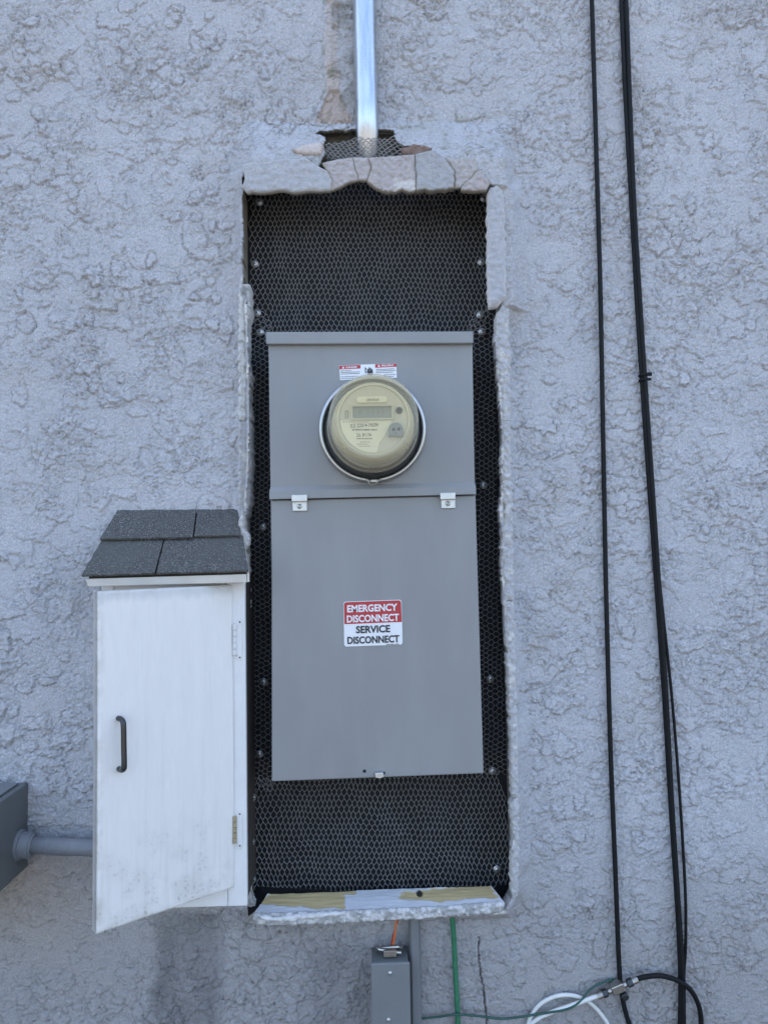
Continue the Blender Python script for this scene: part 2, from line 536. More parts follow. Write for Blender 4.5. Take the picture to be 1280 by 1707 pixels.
def flakes(X, Z, scale, seed, thr, decay, warp=0.5, dirx=0, gain=0.55):
    """trowelled flakes: crisp ragged rim with a small crevice round it, thickest at the lower lip"""
    wx = fbm(X * scale * 0.8, Z * scale * 0.8, 3, seed + 20) * warp; wz = fbm(X * scale * 0.8 + 7, Z * scale * 0.8 + 3, 3, seed + 30) * warp
    n = fbm(X * scale + wx, Z * scale + wz, 5, seed, gain)
    M = (n > thr).astype(float)
    D = np.zeros_like(M); prev = np.zeros(M.shape[1])
    for r in range(M.shape[0]):
        src = np.roll(prev, dirx if r % 2 == 0 else 0) if dirx else prev
        cur = np.where(M[r] > 0, np.where(src > 0, src * decay, 1.0), 0.0)
        D[r] = cur; prev = cur
    B = D.copy()
    for k in (1, 2, 3, 4, 5):
        B += np.roll(D, k, 1) + np.roll(D, -k, 1)
    B /= 11.0
    B = np.where(M > 0, np.maximum(B, 0.62), 0.0)
    # crevice: the cells just outside the rim
    E = np.zeros_like(M)
    for dy, dx in ((1, 0), (-1, 0), (0, 1), (0, -1), (2, 0)):
        E = np.maximum(E, np.roll(np.roll(M, -dy, 0), -dx, 1))
    E = E * (1 - M)
    return B, E

bigm = fbm(X * 2.2 + 5, Z * 2.2, 3, 77)
A1, E1 = flakes(X, Z, 15, 3, 0.06, 0.975, 0.9, gain=0.6)
A2, E2 = flakes(X, Z, 30, 8, 0.07, 0.965, 0.9, 1, gain=0.6)
A3, E3 = flakes(X, Z, 62, 14, 0.10, 0.94, 0.8, -1, gain=0.6)
def area(f, ox, seed, lo, hi): return sstep(lo, hi, fbm(X * f + ox, Z * f, 3, seed))
amp1 = 0.0024 * area(7, 0, 61, -0.18, 0.12)
amp2 = 0.0022 * area(8, 3, 62, -0.15, 0.15)
amp3 = 0.0016 * area(9, 9, 63, -0.08, 0.22)
H = A1 * amp1 + A2 * amp2 + A3 * amp3 - 0.45 * (E1 * amp1 + E2 * amp2 + E3 * amp3)
# dabs of stucco flattened by the trowel: overlapping lobed plates, thickest at the lower rim
HD = np.zeros_like(X)
XW = X + 0.0052 * fbm(X * 70, Z * 70, 4, 67, 0.62); ZW = Z + 0.0052 * fbm(X * 70 + 5, Z * 70 + 9, 4, 68, 0.62)
rs_ = np.random.RandomState(5)
ix0 = int(np.searchsorted(GX, -0.73)); iz0 = int(np.searchsorted(GZ, 0.49)); ST = 0.0018
clusters = [(rs_.uniform(-0.74, 0.81), rs_.uniform(0.48, 2.41), rs_.uniform(0.02, 0.07)) for _ in range(330)]
for k in range(3000):
    if rs_.rand() < 0.8:
        c_ = clusters[rs_.randint(len(clusters))]; cx_, cz_ = rs_.normal(c_[0], c_[2]), rs_.normal(c_[1], c_[2] * 0.7)
    else:
        cx_, cz_ = rs_.uniform(-0.74, 0.81), rs_.uniform(0.48, 2.41)
    rad = 0.0055 + 0.021 * (1 - k / 3000.0) ** 1.6 * rs_.uniform(0.35, 1.0) + rs_.uniform(0, 0.003)
    asp = rs_.uniform(0.7, 1.5)
    hw_ = int(rad * max(asp, 1 / asp) * 1.6 / ST) + 3
    ic, jc = ix0 + int((cx_ + 0.73) / ST), iz0 + int((cz_ - 0.49) / ST)
    a0_, a1_, b0_, b1_ = max(ic - hw_, 0), min(ic + hw_, nx), max(jc - hw_, 0), min(jc + hw_, nz)
    if a1_ - a0_ < 3 or b1_ - b0_ < 3: continue
    dx_ = (XW[b0_:b1_, a0_:a1_] - cx_) / asp; dz_ = (ZW[b0_:b1_, a0_:a1_] - cz_) * asp
    th_ = np.arctan2(dz_, dx_); rr_ = np.hypot(dx_, dz_)
    ph = rs_.uniform(0, 6.28, 4); am = rs_.uniform(0.04, 0.16, 4)
    bd_ = rad * (1 + am[0] * np.sin(2 * th_ + ph[0]) + am[1] * np.sin(3 * th_ + ph[1]) + am[2] * np.sin(5 * th_ + ph[2]) + 0.7 * am[3] * np.sin(9 * th_ + ph[3]))
    q_ = rr_ / bd_
    tk = rs_.uniform(0.0009, 0.0027) * min(1.0, 0.45 + rad / 0.014)
    prof_ = tk * (0.62 + 0.38 * np.clip(0.5 - 0.65 * dz_ / rad + rs_.uniform(-0.25, 0.25) * dx_ / rad, 0, 1))
    sub = HD[b0_:b1_, a0_:a1_]
    ins_ = q_ < 1
    ring_ = (q_ >= 1) & (rr_ - bd_ < 0.0024)
    sub[ins_] = sub[ins_] * 0.45 + prof_[ins_]
    sub[ring_] -= 0.0011 * tk / 0.0015
HD = np.clip(HD, -0.0022, 0.0062)
H = H + HD * (0.72 + 0.5 * area(3, 2, 66, -0.3, 0.3))
H += 0.0005 * fbm(X * 30, Z * 30, 4, 40) + 0.002 * fbm(X * 4, Z * 4, 2, 41)
gritty = 0.35 + 0.65 * area(10, 21, 64, -0.2, 0.2)
H += RNG.normal(0, 0.00028, X.shape)
H += gritty * (0.0011 * fbm(X * 130, Z * 130, 2, 44) + 0.0006 * fbm(X * 210, Z * 210, 1, 46))
pit = fbm(X * 110 + 4, Z * 110, 2, 47)
H -= 0.0016 * sstep(0.28, 0.42, pit) * area(11, 33, 65, 0.0, 0.25)
PXX, PYY = proj(np.stack([X.ravel(), np.zeros(X.size), Z.ravel()], 1))
PXX = PXX.reshape(X.shape); PYY = PYY.reshape(X.shape)
near = (PXX > 250) & (PXX < 1000) & (PYY > 60) & (PYY < 1650)
SD = np.full(X.shape, -1.0)
jn = 0.0028 * fbm(X * 75, Z * 75, 3, 91) + 0.0012 * fbm(X * 220, Z * 220, 2, 92)
SD[near] = poly_dist(OPENW, X[near], Z[near])
dist = -SD
# raised surround: sloped hood above, narrow lips left and right
zt = at(600, 205, 0).z; zb = at(600, 268, LIP).z
lat = sstep(at(392, 240, 0).x, at(432, 240, 0).x, X) * (1 - sstep(at(828, 240, 0).x, at(862, 240, 0).x, X))
top = 0.044 * np.clip((zt - Z) / (zt - zb), 0, 1) ** 0.85 * lat * (Z > at(600, 330, 0).z)
isR = X > 0
lipn = fbm(X * 30, Z * 14, 3, 58)
w0 = np.where(isR, np.where(PYY < 520, 0.018, 0.005), 0.002) + 0.005 * lipn; w1 = np.where(isR, 0.034, 0.024) + 0.010 * fbm(X * 12, Z * 12, 2, 59)
R = np.where(isR, 0.034, 0.030)
side = R * (1 - np.clip((dist - w0) / w1, 0, 1)) ** 1.35 * ((PYY > 262) & (PYY < 1525))
side = np.where(near, side, 0); top = np.where(near, top, 0)
raised = np.maximum(top, side)
raised *= np.where(isR, 1, 1 - sstep(905, 925, PYY))
rz_ = np.clip(raised / 0.02, 0, 1)
H = H * (1 - 0.35 * rz_) + raised + rz_ * (0.0022 * fbm(X * 55, Z * 55, 3, 48) + 0.0014 * fbm(X * 150, Z * 150, 2, 49))
# the old pipe's scar left of the conduit: paint and stucco gone
scw = 12 + 5 * fbm(X * 20, Z * 20, 2, 51)
scx = 552 + 5 * fbm(X * 0 + 3, Z * 9, 2, 52)
scar = (1 - sstep(scw * 0.75, scw, np.abs(PXX - scx))) * (PYY < 206)
tri = (PYY > 150) & (PYY < 208) & (np.abs(PXX - 557) < 8 + (PYY - 150) * 0.42 + 4 * fbm(X * 60, Z * 60, 2, 53))
scar = np.maximum(scar * (0.55 + 0.45 * sstep(-0.1, 0.15, fbm(X * 25, Z * 12, 3, 54))), tri * 1.0)
H += 0.0018 * scar * (PYY < 150) - 0.004 * tri
# hairline crack at the lower right of the niche
crx = np.interp(PYY, [1540, 1580, 1610, 1650, 1700, 1760], [800, 797, 799, 806, 811, 812]) + 2.0 * fbm(X * 0, Z * 120, 3, 56)
crack = (np.abs(PXX - crx) < 1.3) & (PYY > 1562) & (PYY < 1720)
H -= 0.004 * crack
fade = 1 - sstep(0.10, 0.7, np.maximum(np.maximum(-0.73 - X, X - 0.8), np.maximum(0.49 - Z, Z - 2.4)))
H *= fade

# albedo of the wall, per vertex
paint = np.array([0.500, 0.508, 0.532])
C = np.tile(paint, (nz, nx, 1)) * (1 + 0.09 * fbm(X * 3, Z * 3, 3, 100) + 0.07 * fbm(X * 40, Z * 40, 4, 101) + 0.05 * fbm(X * 200, Z * 200, 2, 105) + 0.075 * RNG.normal(0, 1, X.shape).clip(-2, 2))[..., None]
def blend(C, mask, colr):
    return C * (1 - mask[..., None]) + np.array(colr) * mask[..., None]
C = blend(C, 0.22 * sstep(0.05, 0.5, fbm(X * 7, Z * 7, 4, 102)), (0.455, 0.43, 0.40))
C = blend(C, 0.15 * sstep(0.1, 0.5, fbm(X * 9 + 4, Z * 9, 4, 103)), (0.41, 0.445, 0.51))
# weathering plus painted-in falloff of sky light: greyer, browner paint low on the wall
low = sstep(1330, 1640, PYY + 70 * fbm(X * 5, Z * 5, 3, 104)) 
C = blend(C, 0.72 * low, (0.335, 0.32, 0.31))
leftlow = (1 - sstep(60, 210, PXX + 40 * fbm(X * 8, Z * 8, 3, 107))) * sstep(1400, 1440, PYY) * (1 - sstep(1500, 1640, PYY))
C = blend(C, 0.6 * leftlow, (0.39, 0.335, 0.28))
grime = (1 - sstep(0.0, 0.05, dist)) * near * (X < 0)
C = blend(C, 0.25 * grime * sstep(-0.2, 0.3, fbm(X * 20, Z * 20, 3, 108)), (0.27, 0.27, 0.24))
# damp runs under the cabinet and beside the raceway
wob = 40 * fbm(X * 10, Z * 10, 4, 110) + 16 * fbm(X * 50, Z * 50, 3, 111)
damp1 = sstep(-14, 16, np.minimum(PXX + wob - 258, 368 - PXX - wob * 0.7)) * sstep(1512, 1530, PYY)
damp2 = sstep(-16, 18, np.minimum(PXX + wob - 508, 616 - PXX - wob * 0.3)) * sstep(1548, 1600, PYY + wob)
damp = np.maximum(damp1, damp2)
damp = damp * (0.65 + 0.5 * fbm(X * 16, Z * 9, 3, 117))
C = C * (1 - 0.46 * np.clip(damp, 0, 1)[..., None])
# scar: bare pinkish render with mossy edges
C = blend(C, 0.95 * scar, (0.53, 0.465, 0.43))
C = blend(C, 0.8 * tri * (0.6 + 0.4 * sstep(-0.2, 0.2, fbm(X * 60, Z * 60, 3, 115))), (0.48, 0.40, 0.36))
moss = (np.abs(PXX - scx) < scw * 1.5) & (PYY < 206)
C = blend(C, 0.6 * ((PXX > scx) & (PXX < 592) & (PYY < 206)) * sstep(-0.25, 0.3, fbm(X * 22, Z * 16, 3, 116)), (0.27, 0.265, 0.24))
mossn = moss * sstep(0.08, 0.35, fbm(X * 45, Z * 28, 4, 113)) * (0.5 + 0.5 * sstep(70, 120, PYY))
C = blend(C, 0.75 * mossn, (0.22, 0.23, 0.165))
hoodg = (PYY > 190) & (PYY < 300) & (PXX > 640) & (PXX < 840)
C = blend(C, 0.5 * hoodg * sstep(-0.1, 0.4, fbm(X * 35, Z * 35, 4, 114)), (0.40, 0.41, 0.37))
C = blend(C, 0.9 * crack, (0.09, 0.085, 0.08))
C = np.clip(C, 0.02, 0.8)

# white broken plaster edge along parts of the lips
edgew = (1 - sstep(0.002, 0.007, dist + 0.004 * fbm(X * 50, Z * 50, 3, 121))) * near
whi = edgew * sstep(-0.1, 0.2, fbm(X * 25, Z * 25, 3, 120)) * (PYY > 470)
C = blend(C, 0.95 * whi, (0.76, 0.75, 0.72))

inside = (SD + jn) > 0
quad_in = inside[:-1, :-1] & inside[1:, :-1] & inside[:-1, 1:] & inside[1:, 1:]
keepq = ~quad_in
idx = np.arange(nz * nx).reshape(nz, nx)
q = np.stack([idx[:-1, :-1], idx[:-1, 1:], idx[1:, 1:], idx[1:, :-1]], -1)[keepq]
# opening rim edges -> walls going back into the niche
rim = []
kq = keepq
# horizontal grid edges (between row r-1 and r), vertical likewise
for (a, b, va, vb) in (
    (kq[:-1, :], kq[1:, :], idx[1:-1, :-1], idx[1:-1, 1:]),
    (kq[:, :-1], kq[:, 1:], idx[:-1, 1:-1], idx[1:, 1:-1])):
    m1 = a & ~b; m2 = b & ~a
    rim.append(np.stack([va[m1], vb[m1]], 1)); rim.append(np.stack([vb[m2], va[m2]], 1))
rim = np.concatenate(rim)
rv = np.unique(rim)
Vw = np.stack([X.ravel(), -H.ravel(), Z.ravel()], 1)
Cw = C.reshape(-1, 3)
rp = proj(Vw[rv])
# rim colour: plaster at the front, then wood or plaster deeper in
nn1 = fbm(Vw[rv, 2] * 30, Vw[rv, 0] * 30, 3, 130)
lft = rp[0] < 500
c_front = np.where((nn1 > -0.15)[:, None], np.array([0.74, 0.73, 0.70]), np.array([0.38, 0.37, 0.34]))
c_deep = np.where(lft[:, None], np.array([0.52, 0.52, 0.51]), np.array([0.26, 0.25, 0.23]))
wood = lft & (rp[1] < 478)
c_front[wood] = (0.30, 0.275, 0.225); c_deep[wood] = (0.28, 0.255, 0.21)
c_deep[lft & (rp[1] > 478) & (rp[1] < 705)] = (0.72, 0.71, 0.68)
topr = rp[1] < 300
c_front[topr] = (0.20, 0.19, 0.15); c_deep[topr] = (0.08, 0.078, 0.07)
nv0 = len(Vw)
map1 = {int(v): nv0 + k for k, v in enumerate(rv)}
n_r = len(rv)
deepL = lft & (rp[1] > 300) & (rp[1] < 930)
back_y = np.where(deepL, PAPER - 0.004, -0.002)
V1 = Vw[rv].copy(); V1[:, 1] = np.maximum(V1[:, 1] + 0.007, V1[:, 1] + 0.3 * 0.02)
V2r = Vw[rv].copy(); V2r[:, 1] = np.maximum(back_y, V1[:, 1] + 0.004)
V2r[deepL, 0] = at(415, 600, 0.05).x - 0.0005 + 0.0008 * nn1[deepL]
onR = (rp[0] > 700) & (rp[1] > 300) & (rp[1] < 1495)
V2r[onR, 1] = 0.006; V2r[onR, 0] += 0.003
jx = 0.003 * fbm(Vw[rv, 2] * 60, Vw[rv, 0] * 60, 3, 131)
V1[:, 0] += jx
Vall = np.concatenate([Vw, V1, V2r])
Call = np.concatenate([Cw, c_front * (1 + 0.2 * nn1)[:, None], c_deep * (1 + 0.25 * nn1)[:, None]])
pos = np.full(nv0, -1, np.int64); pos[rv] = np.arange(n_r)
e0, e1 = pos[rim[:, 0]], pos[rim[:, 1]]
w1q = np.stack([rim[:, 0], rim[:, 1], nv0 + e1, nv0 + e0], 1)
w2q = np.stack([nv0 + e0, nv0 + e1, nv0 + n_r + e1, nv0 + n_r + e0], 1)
Q = np.concatenate([q, w1q, w2q])
used = np.zeros(len(Vall), bool); used[Q.ravel()] = True
remap = np.cumsum(used) - 1
Vall = Vall[used]; Call = Call[used]; Q = remap[Q]
me = bpy.data.meshes.new('wall_face')
me.vertices.add(len(Vall)); me.vertices.foreach_set('co', Vall.astype(np.float32).ravel())
me.loops.add(Q.size); me.loops.foreach_set('vertex_index', Q.astype(np.int32).ravel())
me.polygons.add(len(Q)); me.polygons.foreach_set('loop_start', np.arange(0, Q.size, 4, dtype=np.int32))
me.update(calc_edges=True)
smf = np.ones(len(Q), bool); smf[len(q):] = False
me.polygons.foreach_set('use_smooth', smf)
ca = me.color_attributes.new('albedo', 'FLOAT_COLOR', 'POINT')
C4 = np.ones((len(Vall), 4), np.float32); C4[:, :3] = Call
ca.data.foreach_set('color', C4.ravel())
me.materials.append(MATS['stucco'])
wf = bpy.data.objects.new('wall_face', me); col.objects.link(wf); wf.parent = WALL
# the body of the building behind the face
m = Mesh()
box(m, -7, 7, 0.20, 0.30, 0.0, 3.6); box(m, -7, 7, 0.02, 0.199, 3.55, 3.62); box(m, -7.02, -6.98, 0.02, 0.199, 0, 3.549); box(m, 6.98, 7.02, 0.02, 0.199, 0, 3.549)
m.build('wall_core', 'cabinet_dark', WALL)

# wooden reveal lining the right side of the niche
m = Mesh()
ra, rb = at(821, 300, 0.05), at(850, 1492, 0.05)
za, zb2 = at(700, 262, 0).z, at(700, 1500, 0).z
def rx(z): return ra.x + (rb.x - ra.x) * (ra.z - z) / (ra.z - rb.z)
hexa(m, [(rx(za), 0.004, za), (rx(za) + 0.008, 0.004, za), (rx(zb2) + 0.008, 0.004, zb2), (rx(zb2), 0.004, zb2)],
     [(rx(za), 0.066, za), (rx(za) + 0.008, 0.066, za), (rx(zb2) + 0.008, 0.066, zb2), (rx(zb2), 0.066, zb2)])
m.build('reveal_board', 'old_wood', WALL)

# broken lintel pieces
GREY = (0.465, 0.47, 0.485); PINK = (0.485, 0.448, 0.44); EDGE = (0.42, 0.39, 0.34)
def patchy(seed, thr, colr, f=40):
    def fn(px, py, c, V2):
        w = sstep(thr, thr + 0.12, fbm(V2[:, 0] * f, V2[:, 1] * f, 4, seed))[:, None]
        return c * (1 - w) + np.array(colr) * w
    return fn
LY = -0.054
def lowwhite(px, py, c, V2):
    w = (sstep(296, 304, py + 6 * fbm(V2[:, 0] * 60, V2[:, 1] * 60, 3, 4)) * sstep(648, 664, px + 8 * fbm(V2[:, 0] * 50, V2[:, 1] * 50, 3, 5)) * 0.7)[:, None]
    return c * (1 - w) + np.array((0.72, 0.71, 0.68)) * w
def piece(pts, y, depth, material, color, seed, rnd=0.0016, amp=0.0050, nscale=135, edge=EDGE, fn=None):
    chunk('lintel_piece', pts, y, depth, material, WALL, color, rnd=rnd, amp=amp, nscale=nscale, jit=0.0, s=0.0024, seed=seed, back_color=(0.20, 0.18, 0.145), edge_color=edge, colfun=fn)
def wav(a, b, n, w, seed):
    """a wavering break line from a to b, shared by the two pieces it parts"""
    out = []
    for k in range(n + 1):
        t = k / n; d_ = (b[0] - a[0], b[1] - a[1]); L_ = math.hypot(*d_)
        o_ = w * float(fbm(t * 4 + seed * 3.7, seed, 3, 400 + seed)) * (1 if 0 < k < n else 0)
        out.append((a[0] + d_[0] * t - d_[1] / L_ * o_, a[1] + d_[1] * t + d_[0] / L_ * o_))
    return out
sAB = wav((545, 284), (554, 300), 3, 3, 1) + wav((554, 300), (551, 317), 3, 2, 2)[1:]
sBC = wav((587, 261.5), (597, 300), 5, 3, 3)
sCD = wav((614.5, 262), (620, 280), 3, 2, 4) + wav((620, 280), (612, 301), 3, 2, 5)[1:]
sDE = wav((692, 256.5), (694, 317), 7, 3, 6)
sEF = wav((742, 263), (758, 285), 4, 4, 7) + wav((758, 285), (757, 313), 4, 3, 8)[1:]
sFG = wav((798, 282), (769, 312), 5, 4, 9)
botA = wav((551, 317), (412, 320), 16, 7, 10); botD = wav((694, 317), (640, 318), 9, 8, 11); botE = wav((757, 313), (694, 317), 9, 8, 12)
topA = wav((404, 272), (508, 261), 9, 5, 13)
piece(topA + [(528, 275)] + sAB + botA[1:] + [(404, 311), (408, 297), (405, 284)], LY, 0.013, 'stucco', GREY, 2, rnd=0.0022, amp=0.0032, nscale=110, edge=(0.56, 0.55, 0.51))
piece([(537, 271), (560, 265.5)] + sBC + [(583, 303), (566, 312)] + sAB[::-1], LY + 0.0022, 0.010, 'stucco', PINK, 3)
piece([sBC[0]] + sCD + [(605, 301)] + sBC[:0:-1], LY + 0.0038, 0.009, 'stucco', (0.49, 0.45, 0.44), 4)
piece([sCD[0], (650, 260)] + sDE + botD[1:] + [(624, 311)] + sCD[:0:-1], LY, 0.013, 'stucco', PINK, 5, fn=lowwhite)
piece([sDE[0], (720, 249.5)] + sEF + botE[1:-1] + sDE[:0:-1], LY - 0.0022, 0.016, 'stucco', (0.42, 0.425, 0.435), 6, rnd=0.0012, amp=0.0032, nscale=120, edge=(0.33, 0.31, 0.27))
piece([sEF[0], (768, 264), (791, 263.5)] + sFG + sEF[:0:-1], LY + 0.0030, 0.010, 'stucco', (0.48, 0.455, 0.445), 7)
piece([sFG[0], (808, 293), (818, 303), (811, 316), (790, 317.5), (768, 316)] + sFG[:0:-1], LY, 0.013, 'stucco', (0.49, 0.44, 0.43), 8)
chunk('brick_stub', [(484, 246), (505, 237), (536, 233), (540, 240), (539, 258), (520, 259), (495, 257)],
      -0.047, 0.05, 'plaster', WALL, (0.58, 0.52, 0.49), rnd=0.009, amp=0.001, jit=0.001, seed=9, edge_color=(0.36, 0.31, 0.26))
chunk('brick_stub', [(668, 246), (688, 238), (716, 241), (728, 249), (708, 258), (672, 260)],
      -0.034, 0.04, 'plaster', WALL, (0.22, 0.155, 0.13), rnd=0.006, amp=0.006, seed=10)
chunk('mortar_backing', [(515, 192), (670, 192), (735, 236), (735, 268), (530, 280), (525, 240)], 0.016, 0.02, 'stucco', WALL, (0.15, 0.15, 0.135), rnd=0.002, amp=0.006, nscale=60, s=0.004, seed=11)
chunk('timber_blocking', [(606, 199), (656, 199), (656, 218), (606, 218)],
      0.004, 0.02, 'plaster', WALL, (0.40, 0.40, 0.37), rnd=0.001, amp=0.0006, jit=0.0005, seed=12)
# right jamb: loose upper casing of painted stucco
chunk('jamb_casing', [(813, 322), (819, 309), (828, 307), (836, 315), (841, 330), (843, 400), (844, 496), (836, 503), (826, 511), (815, 512), (812, 420)],
      -0.048, 0.016, 'stucco', WALL, (0.47, 0.475, 0.495), rnd=0.005, amp=0.004, nscale=110, seed=13, edge_color=(0.72, 0.71, 0.68))
# broken plaster along the left lip, turned towards the opening
lx0 = at(398, 600, -0.036).x
def recede(x, z): return np.clip(x - lx0, 0, 1) * 1.3
chunk('jamb_plaster', [(398, 482), (404, 471), (413, 466), (414, 500), (409, 535), (411, 560), (409, 590), (415, 618), (412, 650), (415, 690), (406, 699), (398, 700), (397, 600)],
      -0.038, 0.02, 'stucco', WALL, (0.66, 0.655, 0.63), rnd=0.0025, amp=0.005, nscale=120, s=0.0018, jit=0.004, seed=17, slope=recede, colfun=patchy(151, 0.12, (0.36, 0.35, 0.32), 60), back=0.03)
chunk('jamb_plaster', [(398, 701), (407, 700), (414, 696), (416, 750), (413, 800), (415, 830), (411, 852), (404, 864), (398, 862), (397, 780)],
      -0.038, 0.02, 'stucco', WALL, (0.49, 0.49, 0.50), rnd=0.0025, amp=0.005, nscale=120, s=0.0018, jit=0.004, seed=18, slope=recede, colfun=patchy(152, 0.22, (0.66, 0.65, 0.62), 60), back=0.03)
# broken plaster along the right lip
for k_, pts_ in enumerate((
        [(829, 526), (833, 520), (840, 516), (847, 514), (850, 600), (851, 700), (839, 702), (836, 650), (831, 610), (829, 560)],
        [(839, 703), (851, 701), (853, 800), (855, 900), (856, 1000), (843, 1002), (840, 940), (837, 905), (843, 860), (837, 800), (841, 750)],
        [(843, 1003), (856, 1001), (860, 1130), (863, 1230), (864, 1330), (854, 1332), (852, 1240), (847, 1130), (845, 1060)],
        [(854, 1333), (864, 1331), (865, 1440), (862, 1490), (855, 1498), (853, 1440), (858, 1400), (853, 1360)])):
    chunk('jamb_plaster', pts_, -0.0395, 0.020, 'stucco', WALL, (0.49, 0.495, 0.51), rnd=0.0030, amp=0.0055, nscale=110, s=0.0019, jit=0.006, seed=21 + k_,
          edge_color=(0.68, 0.67, 0.64), colfun=patchy(160 + k_, 0.14, (0.64, 0.63, 0.60), 55), back=-0.010)
# bits of white plaster hanging on the left lip
chunk('plaster_flake', [(398, 862), (404, 850), (408, 868), (407, 880), (414, 892), (415, 905), (411, 917), (402, 914), (397, 900)],
      -0.046, 0.02, 'stucco', WALL, (0.58, 0.58, 0.57), rnd=0.004, amp=0.006, nscale=140, s=0.0018, seed=14, jit=0.004)

# sill: old painted board with bare patches, and the stucco nosing below it
def sill_board():
    nu, nw = 190, 26
    L0, R0 = at(446, 1490, 0.014), at(818, 1476, 0.014)
    L1, R1 = at(421, 1527, -0.050), at(842, 1506, -0.050)
    u = np.linspace(0, 1, nu); w = np.linspace(0, 1, nw)
    U, Wd = np.meshgrid(u, w)
    a0, b0, a1, b1 = (np.array(p) for p in (L0, R0, L1, R1))
    P = ((1 - U) * (1 - Wd))[..., None] * a0 + (U * (1 - Wd))[..., None] * b0 + ((1 - U) * Wd)[..., None] * a1 + (U * Wd)[..., None] * b1
    P = P.reshape(-1, 3)
    px, py = proj(P)
    dz = 0.0012 * fbm(P[:, 0] * 30, P[:, 1] * 150, 3, 140)
    wood1 = poly_dist([(430, 1506), (450, 1487), (520, 1482), (598, 1482), (590, 1490), (576, 1492), (575, 1514), (530, 1514), (470, 1508)], px, py)
    wood2 = poly_dist([(665, 1499), (668, 1488), (700, 1484), (760, 1478), (815, 1472), (830, 1496), (782, 1497), (735, 1503), (705, 1500)], px, py)
    wn_ = np.maximum(wood1, wood2) + 5.0 * fbm(P[:, 0] * 45, P[:, 1] * 110, 4, 141)
    bare = sstep(-0.8, 0.8, wn_)[:, None]
    gr = 1 + 0.28 * fbm(P[:, 0] * 12, P[:, 1] * 260, 4, 142)
    cw = np.array([0.64, 0.50, 0.25])[None] * gr[:, None]
    cp = np.array([0.70, 0.71, 0.72])[None] * (1 + 0.06 * fbm(P[:, 0] * 50, P[:, 1] * 50, 3, 143))[:, None]
    c = cp * (1 - bare) + cw * bare
    knot = ((px - 699) ** 2 + ((py - 1489) * 1.2) ** 2 < 36)[:, None]
    c = np.where(knot, np.array([0.03, 0.025, 0.02])[None], c)
    P[:, 2] += dz - 0.0012 * bare[:, 0]
    f = []
    for j in range(nw - 1):
        for i in range(nu - 1):
            a = j * nu + i; f.append((a, a + 1, a + nu + 1, a + nu))
    return obj('sill_board', P, f, 'wood_grain', WALL, smooth=True, colors=c)
sill_board()
chunk('sill_nosing', [(421, 1533), (425, 1525), (480, 1524), (560, 1520), (640, 1517), (740, 1513), (836, 1505), (842, 1509), (840, 1519), (820, 1526), (760, 1530), (640, 1537), (540, 1543), (450, 1545), (426, 1542)],
      -0.058, 0.007, 'stucco', WALL, (0.42, 0.42, 0.41), rnd=0.004, amp=0.006, nscale=190, s=0.0022, jit=0.0025, seed=15,
      colfun=patchy(150, -0.02, (0.66, 0.66, 0.65), 75))
chunk('sill_crust', [(430, 1527), (470, 1530), (500, 1526), (540, 1523), (575, 1521), (574, 1527), (530, 1532), (480, 1537), (440, 1536)],
      -0.062, 0.005, 'stucco', WALL, (0.72, 0.72, 0.71), rnd=0.002, amp=0.005, nscale=180, seed=16, jit=0.004)

# ------------------------------------------------------------------ black building paper lining the niche
def paper_y(px, py):
    px = np.asarray(px, float); py = np.asarray(py, float)
    y = PAPER + 0.004 * fbm(px / 70, py / 90, 3, 160) + 0.003 * fbm(px / 25, py / 40, 2, 161)
    return y
def paper():
    xs = np.linspace(380, 900, 131); ys = np.linspace(150, 1560, 300)
    PX, PY = np.meshgrid(xs, ys)
    Y = paper_y(PX.ravel(), PY.ravel())
    P = atn(PX.ravel(), PY.ravel(), Y)
    n = len(xs); f = []
    for j in range(len(ys) - 1):
        for i in range(n - 1):
            a = j * n + i; f.append((a, a + 1, a + n + 1, a + n))
    o = obj('building_paper', P, f, 'paper', None, smooth=True)
    tag(o, 'black building paper lining the back of the niche behind the netting', 'building paper')
    # a fold lying over the sill corner
    P2 = [at(412, 1496, 0.03), at(432, 1478, 0.044), at(470, 1480, 0.046), at(540, 1482, 0.046), at(560, 1487, 0.045), at(470, 1492, 0.030), at(446, 1494, 0.014), at(424, 1520, -0.02), at(414, 1528, -0.03)]
    obj('paper_fold', P2, [(0, 1, 6), (1, 2, 5, 6), (2, 3, 4, 5), (0, 6, 7), (0, 7, 8)], 'paper', o)
paper()

